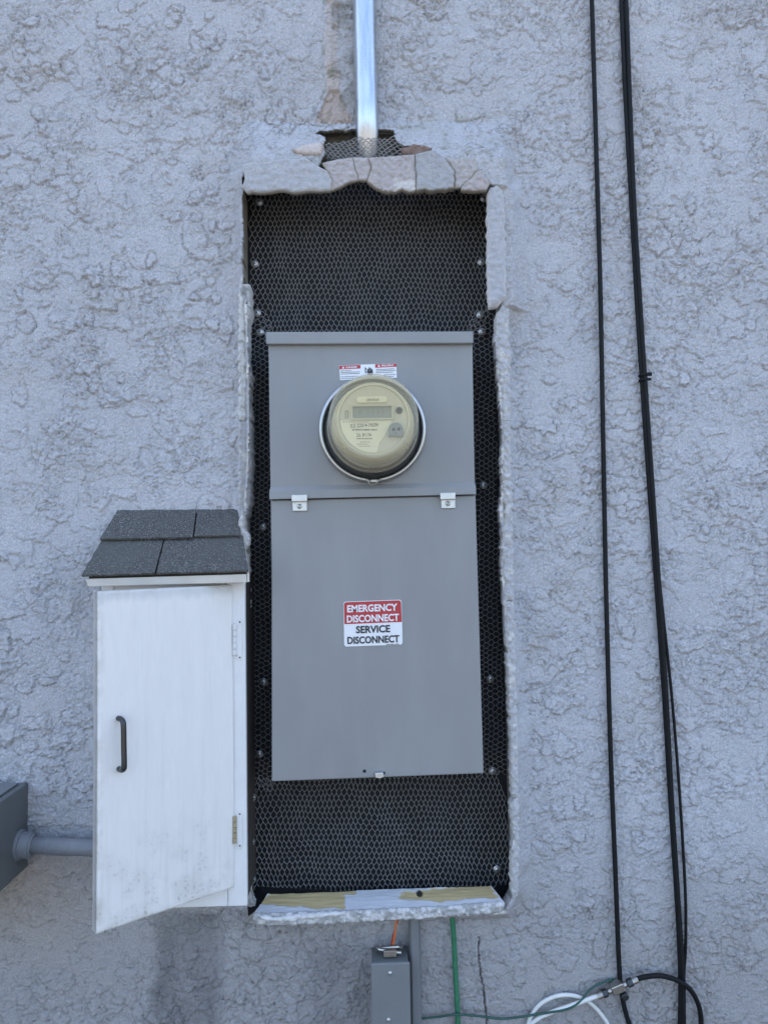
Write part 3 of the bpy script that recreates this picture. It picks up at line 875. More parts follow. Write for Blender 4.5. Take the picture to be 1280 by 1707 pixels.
# ------------------------------------------------------------------ wire netting
def netting(name, region, W, Hh, t1, Yfun, label, vertical=True, r=0.0005, seed=1, origin=(0, 0), jit=1.0, skip=None, group='sheets of hexagonal wire netting', exclude=None):
    t2 = Hh - t1
    P = np.array(region, float)
    x0, x1, y0, y1 = P[:, 0].min(), P[:, 0].max(), P[:, 1].min(), P[:, 1].max()
    segs = []
    if not vertical:
        ux, uy = (y0, y1), (x0, x1)
    else:
        ux, uy = (x0, x1), (y0, y1)
    nj = int((uy[1] - uy[0]) / Hh) + 4; ni = int((ux[1] - ux[0]) / W) + 4
    for j in range(-2, nj):
        for i in range(-2, ni):
            c = (ux[0] + (i + 0.5 * (j % 2)) * W, uy[0] + j * Hh)
            rt1, rt2 = (c[0] + W / 2, c[1] - t1), (c[0] + W / 2, c[1] + t1)
            lt1 = (c[0] - W / 2, c[1] - t1); tp = (c[0], c[1] - t2)
            segs += [(rt1, rt2), (lt1, tp), (tp, rt1)]
    S = np.array(segs, float)
    if not vertical: S = S[..., ::-1]
    F = S.reshape(-1, 2)
    J = np.stack([fbm(F[:, 0] / 60, F[:, 1] / 60, 2, seed + 3), fbm(F[:, 0] / 60 + 9, F[:, 1] / 60, 2, seed + 4)], 1) * 5.5 * jit
    J += np.stack([fbm(F[:, 0] / 9, F[:, 1] / 9, 1, seed + 5), fbm(F[:, 0] / 9 + 9, F[:, 1] / 9, 1, seed + 6)], 1) * 0.9 * jit
    F = F + J
    ok = poly_dist(P, F[:, 0], F[:, 1]) > -1.5
    if exclude is not None: ok &= poly_dist(exclude, F[:, 0], F[:, 1]) < 0
    ok = ok.reshape(-1, 2)
    F = F.reshape(-1, 2, 2)[ok[:, 0] & ok[:, 1]]
    Y = Yfun(F[..., 0].ravel(), F[..., 1].ravel())
    W3 = atn(F[..., 0].ravel(), F[..., 1].ravel(), Y).reshape(-1, 2, 3)
    m = Mesh()
    for a, b in W3:
        tube(m, [a, b], r, 4, caps=False)
    o = m.build(name, 'wire', None)
    tag(o, label, 'wire netting', group)
    return o

def net_y(px, py):
    return paper_y(px, py) - 0.006 - 0.0025 * fbm(np.asarray(px) / 45, np.asarray(py) / 45, 2, 165)
def net_y_left(px, py):
    px = np.asarray(px, float)
    return net_y(px, py) - 0.055 * np.clip((430 - px) / 16, 0, 1) ** 1.2
PANEL_PX = [(446, 556), (788, 555), (805, 1290), (453, 1302)]
netting('wire_netting', [(414, 300), (560, 300), (600, 295), (680, 296), (812, 300), (814, 520), (806, 560), (780, 562), (440, 562), (418, 520), (416, 400)],
        7.6, 8.7, 1.5, net_y, 'wide sheet of hexagonal wire netting above the grey meter panel', seed=1)
netting('wire_netting', [(416, 1290), (440, 1296), (830, 1284), (843, 1330), (848, 1476), (770, 1486), (600, 1496), (440, 1484), (418, 1488)],
        7.9, 9.4, 1.7, net_y_left, 'wide sheet of hexagonal wire netting below the grey meter panel', seed=2)
netting('wire_netting', [(415, 510), (446, 520), (458, 560), (460, 1290), (452, 1318), (416, 1318), (420, 1200), (424, 1050), (416, 900), (414, 640)],
        9.0, 7.6, 1.9, net_y, 'narrow strip of wire netting left of the grey meter panel', vertical=False, seed=3)
netting('wire_netting', [(780, 540), (790, 515), (824, 522), (826, 640), (830, 800), (836, 1000), (840, 1130), (846, 1290), (796, 1294), (780, 900)],
        9.0, 7.6, 1.9, net_y, 'narrow strip of wire netting right of the grey meter panel', vertical=False, seed=4)
# crumpled scrap where the conduit goes in
def scrap_y(px, py):
    px = np.asarray(px, float); py = np.asarray(py, float)
    return -0.047 + 0.018 * np.clip(np.abs(px - 612) / 60, 0, 1) ** 2 + 0.0035 * fbm(px / 14, py / 14, 2, 170) + np.clip((262 - py) / 40, 0, 1) * 0.004
netting('wire_netting', [(541, 240), (570, 237), (598, 228), (640, 232), (664, 222), (662, 234), (700, 244), (690, 262), (640, 268), (590, 272), (545, 264)],
        9, 3.6, 0.6, scrap_y, 'crumpled scrap of wire netting around the foot of the galvanized conduit', seed=5, jit=1.8, r=0.00062)
# loose bent ends at the sheet corners
def curl(cx, cy, n, seed):
    rs = np.random.RandomState(seed); m = Mesh()
    return m, rs

# ------------------------------------------------------------------ screws holding the netting
def screw_meshes():
    m = Mesh()
    lathe(m, [(0.0060, 0.0), (0.0062, -0.0006), (0.0058, -0.0012), (0.0042, -0.0016), (0.0040, -0.0028), (0.0030, -0.0036), (0.0, -0.0038)], (0, 0, 0), 20)
    tube(m, [(0, 0.0, 0), (0, 0.014, 0)], 0.0018, 8)
    h = m.build('head', 'zinc', None, smooth=True, origin=(0, 0, 0))
    m = Mesh()
    box(m, -0.0022, 0.0022, -0.0040, -0.0030, -0.0005, 0.0005); box(m, -0.0005, 0.0005, -0.00405, -0.0031, -0.0022, 0.0022)
    c = m.build('cross_recess', 'dark_hole', None, origin=(0, 0, 0))
    mh, mc = h.data, c.data
    bpy.data.objects.remove(h); bpy.data.objects.remove(c)
    return mh, mc
MH, MC = screw_meshes()
SCREWS = [
    (432, 337, 'topmost silver screw on the left edge of the upper netting', 0, 0),
    (425, 440, 'silver screw on the left edge of the upper netting, second from the top', 0, 0.1),
    (429, 522, 'silver screw left of the panel hood, upper of a close pair', 0, 0),
    (434, 554, 'silver screw touching the left end of the panel hood, lower of a close pair', 0, 0),
    (439, 879, 'silver screw left of the panel just below the left latch clip', 0, 0),
    (440, 1137, 'silver screw left of the panel door, lower than the red and white sticker', 0, 0),
    (433, 1257, 'silver screw beside the lower left corner of the panel door', 0, 0.15),
    (421, 1330, 'tilted silver screw just under the lower left corner of the panel', 0.9, 0),
    (419, 1404, 'tilted silver screw on the left edge of the lower netting, middle of three', 0.9, 0),
    (421, 1467, 'tilted silver screw at the bottom left corner of the lower netting', 0.9, 0),
    (806, 331, 'silver screw half hidden behind the right jamb casing at the top', 0, 0),
    (802, 437, 'silver screw beside the middle of the right jamb casing', 0, 0),
    (800, 525, 'silver screw right of the panel hood, upper of a close pair', 0, 0),
    (803, 553, 'silver screw touching the right end of the panel hood, lower of a close pair', 0, 0),
    (806, 809, 'silver screw right of the panel level with the latch clips', 0, 0),
    (817, 1132, 'silver screw right of the panel door, lower than the red and white sticker', 0, 0),
    (821, 1285, 'silver screw beside the lower right corner of the panel door', 0, 0),
    (828, 1449, 'silver screw at the bottom right corner of the lower netting', 0, 0),
]
for k, (px, py, lab, rz, rx) in enumerate(SCREWS):
    y = float(net_y_left([px], [py])[0]) if py > 1300 else float(net_y([px], [py])[0])
    e = thing('netting_screw', at(px, py, y - 0.0030), lab, 'screw', 'screws holding the netting')
    e.rotation_euler = (rx, 0, rz * 0.7); e.scale = (1.12, 1.12, 1.12)
    for nm, dm in (('head', MH), ('cross_recess', MC)):
        o = bpy.data.objects.new(nm, dm); col.objects.link(o); o.parent = e
        if nm == 'cross_recess': o.rotation_euler = (0, random.uniform(0, 1.5), 0)

# ------------------------------------------------------------------ grey meter panel
PF = -0.050
PAN = thing('meter_panel', at(629, 1297, 0.0), 'tall grey painted steel electric meter panel in the niche', 'meter panel')
m = Mesh(); prism_px(m, [(449, 566), (786, 565), (803, 1285), (455, 1298)], PF + 0.012, 0.045)
m.build('enclosure', 'panel_paint', PAN, bevel=0.002)
m = Mesh(); prism_px(m, [(447.5, 574), (787.5, 572.5), (791, 812), (451, 818)], PF, PF + 0.011)
m.build('upper_cover', 'panel_paint', PAN, bevel=0.0016)
m = Mesh(); prism_px(m, [(443, 553), (788.5, 552), (789, 572), (443.5, 573.5)], PF - 0.010, PF + 0.011)
m.build('hood', 'panel_paint', PAN, bevel=0.0018)
# ledge across the middle, its upper face sloping
m = Mesh()
fr = [at(449, 832.5, PF - 0.009), at(793.5, 824, PF - 0.009), at(793.3, 811, PF - 0.008), at(449, 819, PF - 0.008)]
up = [at(451, 811, PF - 0.0005), at(791, 803.5, PF - 0.0005)]
v = fr + up + [Vector((p.x, PF + 0.011, p.z)) for p in (fr[0], fr[1], up[1], up[0])]
m.add(v, [(0, 1, 2, 3), (3, 2, 5, 4), (0, 6, 7, 1), (4, 5, 8, 9), (1, 7, 8, 5, 2), (0, 3, 4, 9, 6), (6, 9, 8, 7)])
m.build('ledge', 'panel_paint', PAN, bevel=0.001)
m = Mesh(); prism_px(m, [(452.5, 834), (792.5, 825.5), (806, 1289.5), (453, 1303)], [PF - 0.001, PF - 0.001, PF - 0.006, PF - 0.006], PF + 0.011)
door = m.build('panel_door', 'panel_paint', PAN, bevel=0.002)
for (x0, y0, x1, y1) in ((486.5, 825, 512, 852), (734, 821.5, 759, 847.5)):
    m = Mesh()
    ym = y0 + 11
    prism_px(m, [(x0 + 1, ym), (x1 - 0.5, ym - 0.5), (x1, y1 - 0.3), (x0 + 1.4, y1)], PF - 0.0045, PF - 0.001)
    prism_px(m, [(x0 - 0.5, y0), (x1, y0 - 0.6), (x1, ym - 0.6), (x0 - 0.2, ym)], PF - 0.0135, PF - 0.004)
    cl = m.build('latch_clip', 'zinc', PAN, bevel=0.0007)
    p = at((x0 + x1) / 2, y1 - 8, PF - 0.0045)
    m = Mesh(); lathe(m, [(0.0042, 0), (0.0042, -0.001), (0.003, -0.0022), (0, -0.0024)], p, 16)
    m.build('clip_screw', 'zinc', cl, smooth=True)
    m = Mesh()
    a = random.uniform(0.3, 1.0)
    dx, dz = 0.0032 * math.cos(a), 0.0032 * math.sin(a); ex, ez = -0.0005 * math.sin(a), 0.0005 * math.cos(a)
    m.add([(p.x - dx - ex, p.y - 0.0026, p.z - dz - ez), (p.x + dx - ex, p.y - 0.0026, p.z + dz - ez), (p.x + dx + ex, p.y - 0.0026, p.z + dz + ez), (p.x - dx + ex, p.y - 0.0026, p.z - dz + ez)], [(0, 1, 2, 3)])
    m.build('screw_slot', 'dark_hole', cl)
yb = PF - 0.0062
m = Mesh(); disc_px(m, 607.5, 1285.5, 2.8, yb - 0.0006); m.build('padlock_hole', 'dark_hole', PAN)
m = Mesh(); prism_px(m, [(624, 1287.5), (641.5, 1286.5), (641.5, 1291), (624, 1292)], yb - 0.0006, yb); m.build('hasp_slot', 'dark_hole', PAN)
m = Mesh(); prism_px(m, [(624, 1289), (639, 1288), (640, 1295.5), (634, 1298), (626, 1297)], yb - 0.009, yb - 0.0008); m.build('hasp', 'zinc', PAN, bevel=0.001)

# red and white service sticker
def rrect(x0, y0, x1, y1, skew, r=4, n=5):
    out = []
    for cx_, cy_, a0 in ((x1 - r, y0 + r, -90), (x1 - r, y1 - r, 0), (x0 + r, y1 - r, 90), (x0 + r, y0 + r, 180)):
        for k in range(n):
            a = math.radians(a0 + 90 * k / (n - 1)); x = cx_ + r * math.cos(a); y = cy_ + r * math.sin(a)
            out.append((x + (y - y0) * 0.022, y + (x - x0) * skew))
    return out
SY = PF - 0.0048
m = Mesh(); prism_px(m, rrect(572.3, 1003, 669.3, 1078, -0.036), SY, SY + 0.0012)
stick = m.build('service_sticker', 'white_print', PAN)
stick['label'] = 'red and white sticker reading EMERGENCY DISCONNECT SERVICE DISCONNECT'
m = Mesh(); rp_ = [p for p in rrect(573.3, 1004, 668.3, 1110, -0.036)]
top_r = [(573.6 + 4, 1004.4), (668, 1000.6), (669.2, 1038), (574.6, 1041)]
rr = rrect(573.3, 1004, 668.3, 1078, -0.036)
redp = [p for p in rr if p[1] < 1015] 
n_ = 5
tr_ = rr[0:n_]; tl_ = rr[3 * n_:4 * n_]
flat_px(m, tl_ + tr_ + [(669.6, 1036.8), (574.3, 1040.5)], SY - 0.0004)
m.build('red_field', 'red_print', stick)
def line(s, x0, x1, yc, h, material, name='lettering', bold=0.03):
    def sk(x): return -0.036 * (x - 572)
    q = [(x0, yc - h / 2 + sk(x0)), (x1, yc - h / 2 + sk(x1)), (x1 + 0.3, yc + h / 2 + sk(x1)), (x0 + 0.3, yc + h / 2 + sk(x0))]
    return text_px(s, q, SY - 0.0009, name, material, stick, bold=bold)
line('EMERGENCY', 578.6, 662.2, 1015.2, 12.2, 'white_print')
line('DISCONNECT', 578, 664.8, 1032.2, 12.2, 'white_print')
line('SERVICE', 593.2, 650, 1050.6, 12.4, 'black_print')
line('DISCONNECT', 579, 665.4, 1068.0, 12.4, 'black_print')
m = Mesh()
for k, (a, b) in enumerate(((644, 650), (651, 657.5), (659, 665))):
    y = 1073.8 - 0.036 * (a - 572) + 2.6
    flat_px(m, [(a, y), (b, y - 0.2), (b, y + 0.9), (a, y + 1.1)], SY - 0.0008)
tag(m.build('fine_print', 'face_print', stick), kind='stuff')

# danger label above the meter
DY = PF - 0.0009
m = Mesh(); prism_px(m, [(565.3, 609.4), (660.6, 605.4), (661.4, 629.6), (567, 633.8)], DY, DY + 0.0008)
dl = m.build('danger_label', 'white_print', PAN)
dl['label'] = 'small white DANGER and PELIGRO label with red headings behind the meter top'
m = Mesh(); flat_px(m, [(565.6, 609.8), (600.8, 608.3), (601.1, 614.2), (566.0, 615.8)], DY - 0.0003); m.build('red_heading', 'red_print', dl)
m = Mesh(); flat_px(m, [(625.2, 607.2), (660.4, 605.7), (660.8, 611.4), (625.4, 613.1)], DY - 0.0003); m.build('red_heading', 'red_print', dl)
text_px('DANGER', [(576.5, 610.9), (595.5, 610.1), (595.7, 613.2), (576.7, 614.0)], DY - 0.0006, 'lettering', 'white_print', dl, bold=0.03)
text_px('PELIGRO', [(635.8, 608.0), (656.0, 607.1), (656.2, 610.3), (636.0, 611.1)], DY - 0.0006, 'lettering', 'white_print', dl, bold=0.03)
for x, y in ((572.2, 612.6), (631.4, 609.6)):
    m = Mesh(); flat_px(m, [(x - 2.3, y + 1.8), (x + 2.3, y + 1.6), (x, y - 2.0)], DY - 0.0006); m.build('warning_triangle', 'white_print', dl)
m = Mesh()
for (x0, x1, y, w) in ((568, 586, 618.0, 0.9), (568, 600, 620.6, 0.9), (568, 599.5, 623.2, 0.9), (568.3, 596, 627.8, 0.8), (568.4, 590, 630.6, 0.8),
                       (627, 657, 615.6, 0.9), (627, 659.5, 618.2, 0.9), (627, 655, 621.0, 0.9), (640, 660, 624.6, 0.8), (640, 656, 627.6, 0.8)):
    x = x0
    while x < x1:
        L = random.uniform(1.6, 4.2); e = min(x + L, x1)
        ya, ybb = y - 0.042 * (x - x0), y - 0.042 * (e - x0)
        flat_px(m, [(x, ya), (e, ybb), (e, ybb + w), (x, ya + w)], DY - 0.0005); x = e + 0.7
tag(m.build('fine_print', 'black_print', dl), kind='stuff')
m = Mesh()
for (x, y0, y1) in ((613.0, 614.8, 620), (615.4, 612.2, 620), (617.8, 613.0, 620), (620.0, 615.0, 621)):
    flat_px(m, [(x - 0.85, y0 + 0.5), (x, y0), (x + 0.85, y0 + 0.5), (x + 0.95, y1), (x - 0.95, y1)], DY - 0.0006 - 0.0001 * (x - 613))
flat_px(m, [(611.8, 619.4), (621.4, 618.9), (621.2, 622.6), (618.5, 621.9), (615.0, 622.3), (612.0, 621.4)], DY - 0.0016)
flat_px(m, [(612.4, 622.9), (616, 624.0), (620.6, 623.2), (620.2, 625.4), (612.6, 625.6)], DY - 0.0007)
pts = [(607.6, 613.0), (610.4, 614.2), (608.6, 617.2), (610.2, 620.6), (608.6, 621.4)]
for a, b in zip(pts[:-1], pts[1:]):
    dxn, dyn = -(b[1] - a[1]), b[0] - a[0]; L = math.hypot(dxn, dyn); dxn, dyn = dxn / L * 0.7, dyn / L * 0.7
    flat_px(m, [(a[0] + dxn, a[1] + dyn), (b[0] + dxn, b[1] + dyn), (b[0] - dxn, b[1] - dyn), (a[0] - dxn, a[1] - dyn)], DY - 0.0006 - 0.0001 * a[1] % 0.0003)
m.build('shock_hand_symbol', 'black_print', dl)

# ------------------------------------------------------------------ the electricity meter
MC_ = at(621.0, 715.5, PF - 0.010)
cx0, cz0 = MC_.x, MC_.z
MET = thing('electric_meter', (cx0, PF, cz0), 'round electricity meter with yellowed cover and steel ring on the panel', 'electric meter')
c0 = (cx0, 0, cz0)
m = Mesh()
gap = 0.10
lathe(m, [(0.0790, PF - 0.001), (0.0880, PF - 0.001), (0.0893, PF - 0.004), (0.0885, PF - 0.009), (0.0893, PF - 0.0125), (0.0880, PF - 0.0155), (0.0845, PF - 0.0165), (0.0820, PF - 0.0150), (0.0812, PF - 0.011), (0.0790, PF - 0.008)],
      c0, 96, closed=True, a0=-math.pi / 2 + gap, a1=1.5 * math.pi - gap)
m.build('sealing_ring', 'steel_ring', MET, smooth=True)
m = Mesh(); lathe(m, [(0.083, PF - 0.0005), (0.0805, PF - 0.007), (0.0785, PF - 0.012), (0.0755, PF - 0.018), (0.0745, PF - 0.028), (0.0715, PF - 0.029), (0.0, PF - 0.029)], c0, 72)
m.build('meter_base', 'black_base', MET, smooth=True)
m = Mesh()
zc = cz0 - 0.0862
tube(m, [(cx0 - 0.016, PF - 0.012, zc + 0.004), (cx0 - 0.008, PF - 0.015, zc - 0.0005), (cx0 + 0.006, PF - 0.016, zc - 0.001), (cx0 + 0.015, PF - 0.013, zc + 0.003)], 0.003, 8)
box(m, cx0 - 0.004, cx0 + 0.006, PF - 0.019, PF - 0.010, zc - 0.003, zc + 0.0015)
m.build('ring_clasp', 'nickel', MET, bevel=0.0006)
m = Mesh()
tube(m, spline([(cx0 - 0.009, PF - 0.018, zc + 0.001), (cx0 - 0.006, PF - 0.020, zc - 0.006), (cx0 + 0.001, PF - 0.020, zc - 0.0075), (cx0 + 0.007, PF - 0.018, zc - 0.002)], 5), 0.0007, 6)
m.build('seal_wire', 'nickel', MET)
m = Mesh()
lathe(m, [(0.0675, PF - 0.030), (0.0655, PF - 0.060), (0.0585, PF - 0.098), (0.0555, PF - 0.104), (0.0532, PF - 0.1045), (0.0528, PF - 0.1025), (0.0, PF - 0.1025)], c0, 72)
m.build('inner_housing', 'meter_inner', MET, smooth=False)
m = Mesh()
lathe(m, [(0.0745, PF - 0.024), (0.0747, PF - 0.031), (0.0732, PF - 0.0325), (0.0722, PF - 0.040), (0.0702, PF - 0.090), (0.0688, PF - 0.112), (0.0672, PF - 0.1195), (0.0645, PF - 0.1235), (0.0615, PF - 0.1245), (0.0590, PF - 0.1235), (0.0565, PF - 0.1215), (0.0, PF - 0.1215)], c0, 96)
m.build('clear_cover', 'meter_cover', MET, smooth=True)
for a in (0.82, 2.35, 3.9, 5.5):      # moulded lugs on the cover's shoulder
    m = Mesh(); ca_, sa_ = math.cos(a), math.sin(a)
    tube(m, [(cx0 + 0.0630 * ca_, PF - 0.1230, cz0 + 0.0630 * sa_), (cx0 + 0.0690 * ca_, PF - 0.1150, cz0 + 0.0690 * sa_)], 0.0014, 8)
    m.build('cover_lug', 'meter_cover', MET, smooth=True)
FY = PF - 0.1030
m = Mesh()
lathe(m, [(0.0515, FY), (0.0515, FY - 0.0008), (0.0, FY - 0.0008)], c0, 64)
m.build('face_plate', 'face_plate', MET)
m = Mesh()
fc = at(0, 0, FY)
# lower cream nameplate: a circle segment cut by a slanting right edge
pc = proj([(cx0, FY, cz0)]); pcx, pcy = float(pc[0][0]), float(pc[1][0])
rpx = 0.0508 / (FY - CAM[1]) * F_PX
y_top = 701.0
xa = pcx - math.sqrt(max(rpx ** 2 - (y_top - pcy) ** 2, 0))
seg_pts = [(xa, y_top)]
a_start = math.atan2(y_top - pcy, xa - pcx); a_end = math.radians(84)
if a_start < 0: a_start += 2 * math.pi
for k in range(25):
    a = a_start + (a_end - a_start) * k / 24
    seg_pts.append((pcx + rpx * math.cos(a), pcy + rpx * math.sin(a)))
seg_pts += [(632, 738), (642, 724), (650, 708), (653, 701.0)]
flat_px(m, seg_pts, FY - 0.0014); np_ = m.build('nameplate', 'face_cream', MET)
NY = FY - 0.0019
text_px('SCE 222014-196504', [(583.5, 706.5), (630, 704.5), (630.2, 711), (583.7, 713)], NY, 'lettering', 'face_print', np_, bold=0.008)
text_px('26 8136', [(594, 722.5), (619, 721.3), (619.2, 727), (594.2, 728.2)], NY, 'lettering', 'face_print', np_, bold=0.0)
def barcode(x0, x1, y, h, seed):
    rs = random.Random(seed); mm = Mesh(); x = x0
    while x < x1:
        w = rs.choice((0.5, 0.8, 1.2)); flat_px(mm, [(x, y), (x + w, y), (x + w, y + h), (x, y + h)], NY); x += w + rs.choice((0.5, 0.8, 1.0))
    return mm.build('barcode', 'face_print', np_)
barcode(586.5, 627, 715.0, 2.8, 3); barcode(593.5, 621, 730.0, 2.2, 4)
m = Mesh()
for (x0, x1, y) in ((571, 612, 703.0), (600, 613, 736.5), (595, 612, 740.0), (598, 617, 743.5)):
    x = x0
    while x < x1:
        L = random.uniform(1.5, 3.5); flat_px(m, [(x, y), (x + L, y), (x + L, y + 0.8), (x, y + 0.8)], NY); x += L + 0.8
tag(m.build('fine_print', 'face_print', np_), kind='stuff')
m = Mesh(); prism_px(m, rrect(594, 661.5, 645, 671.5, -0.02, r=4.5), FY - 0.004, FY); bd = m.build('badge', 'face_cream', MET, bevel=0.0006)
text_px('CENTRON', [(610.5, 664.8), (631.5, 664.2), (631.6, 668.2), (610.6, 668.8)], FY - 0.0046, 'lettering', 'face_print', bd, bold=0.01)
m = Mesh()
outer = [(584, 674.5), (655.5, 673), (656, 699), (584.5, 700)]
inner = [(587.5, 677.5), (652.5, 676.5), (653, 696.5), (588, 697.5)]
vo = [at(x, y, FY - 0.0042) for x, y in outer]; vi = [at(x, y, FY - 0.0042) for x, y in inner]
vob = [at(x, y, FY - 0.0008) for x, y in outer]; vib = [at(x, y, FY - 0.0012) for x, y in inner]
m.add(vo + vi + vob + vib, [(0, 1, 5, 4), (1, 2, 6, 5), (2, 3, 7, 6), (3, 0, 4, 7), (0, 8, 9, 1), (1, 9, 10, 2), (2, 10, 11, 3), (3, 11, 8, 0), (4, 5, 13, 12), (5, 6, 14, 13), (6, 7, 15, 14), (7, 4, 12, 15)])
m.build('display_bezel', 'face_plate', MET)
m = Mesh(); flat_px(m, [(587.7, 677.7), (652.3, 676.7), (652.8, 696.3), (588.2, 697.3)], FY - 0.0013); lc = m.build('display', 'lcd', MET)
m = Mesh()
for x in (598, 601.5, 613, 621, 629, 637):
    flat_px(m, [(x, 682), (x + 1, 682), (x + 0.8, 692), (x - 0.2, 692)], FY - 0.0016); flat_px(m, [(x + 1.2, 686.4), (x + 4.5, 686.3), (x + 4.5, 687.3), (x + 1.2, 687.4)], FY - 0.0016)
m.build('display_digits', 'lcd_seg', lc)
m = Mesh(); flat_px(m, [(575.4, 684.5), (576.6, 684.5), (576.6, 697.5), (575.4, 697.5)], FY - 0.0013); flat_px(m, [(579.0, 684.5), (580.2, 684.5), (580.2, 697.5), (579.0, 697.5)], FY - 0.0013)
flat_px(m, [(576.7, 684.5), (578.9, 684.5), (578.9, 685.6), (576.7, 685.6)], FY - 0.0013); m.build('reset_slot', 'face_print', MET)
p = at(665, 684.5, FY)
m = Mesh(); lathe(m, [(0.0052, 0.0), (0.0052, -0.0035), (0.0044, -0.0040), (0, -0.0042)], p, 24); m.build('optical_button', 'black_base', MET, smooth=True)
m = Mesh(); disc_px(m, 665, 684.2, 4.3, FY - 0.0047); m.build('button_window', 'dark_hole', MET)
dome = [(648, 727.5), (648, 716)] + [(660 + 12 * math.cos(a), 716 + 12 * math.sin(a)) for a in np.linspace(math.pi, 2 * math.pi, 13)] + [(672, 716), (672, 727.5)]
m = Mesh(); prism_px(m, dome, FY - 0.009, FY); op = m.build('optical_port', 'port_grey', MET, bevel=0.0010)
dome2 = [(650.5, 724.5), (650.5, 716)] + [(660 + 9.5 * math.cos(a), 716 + 9.5 * math.sin(a)) for a in np.linspace(math.pi, 2 * math.pi, 13)] + [(669.5, 716), (669.5, 724.5)]
m = Mesh(); prism_px(m, dome2, FY - 0.0102, FY - 0.0092); m.build('port_lens_plate', 'port_grey', op)
m = Mesh()
for x, y, r_ in ((656, 715.5, 2.9), (664.6, 715.2, 2.9), (660, 722, 1.0)):
    disc_px(m, x, y, r_, FY - 0.0106, 14)
m.build('port_lens', 'dark_hole', op)

# ------------------------------------------------------------------ galvanized conduit
ct = at(604, -160, -0.0225); cb = at(613.5, 296, -0.0225)
m = Mesh(); tube(m, [cb, cb + (ct - cb) * 0.25, cb + (ct - cb) * 0.6, ct, ct + (ct - cb) * 1.4], 0.0203, 40)
o = m.build('conduit', 'galvanized', None, smooth=True)
tag(o, 'shiny galvanized steel conduit running down the wall into the niche', 'conduit')

# ------------------------------------------------------------------ wooden cabinet with shingle roof
CF = -0.078
cab = thing('utility_cabinet', at(285, 1512, 0.0), 'white wooden cabinet with small shingle roof, door ajar, left of the niche', 'cabinet')
xl = at(150, 1200, CF).x + 0.010; xr = at(410, 1200, CF).x
zt_ = at(280, 962, CF).z; zb_ = at(350, 1512, CF).z
xh = at(389, 1200, CF).x
# carcass
m = Mesh(); box(m, xl + 0.008, xl + 0.020, CF + 0.012, -0.002, zb_ + 0.004, zt_); m.build('side_panel', 'cabinet_white', cab, bevel=0.001)
m = Mesh(); box(m, xr - 0.014, xr - 0.002, CF + 0.0125, 0.040, zb_ + 0.003, zt_ - 0.002); m.build('side_panel', 'cabinet_dark', cab, bevel=0.001)
m = Mesh(); box(m, xl + 0.021, xr - 0.015, CF + 0.012, -0.002, zb_, zb_ + 0.012); m.build('bottom_panel', 'cabinet_white', cab, bevel=0.001)
m = Mesh(); box(m, xl + 0.021, xr - 0.015, -0.008, -0.003, zb_ + 0.013, zt_ - 0.003); m.build('back_panel', 'cabinet_white', cab)
# face frame
m = Mesh(); box(m, xh - 0.010, xr, CF, CF + 0.0115, zb_, zt_); m.build('stile', 'cabinet_white', cab, bevel=0.0012)
m = Mesh(); box(m, xl + 0.008, xl + 0.028, CF, CF + 0.0115, zb_ + 0.001, zt_); m.build('stile', 'cabinet_white', cab, bevel=0.0012)
m = Mesh(); box(m, xl + 0.0285, xh - 0.0105, CF + 0.0005, CF + 0.0115, zb_, zb_ + 0.034); m.build('rail', 'cabinet_white', cab, bevel=0.0012)
m = Mesh(); box(m, xl + 0.0285, xh - 0.0105, CF + 0.0005, CF + 0.0115, zt_ - 0.020, zt_); m.build('rail', 'cabinet_white', cab, bevel=0.0012)
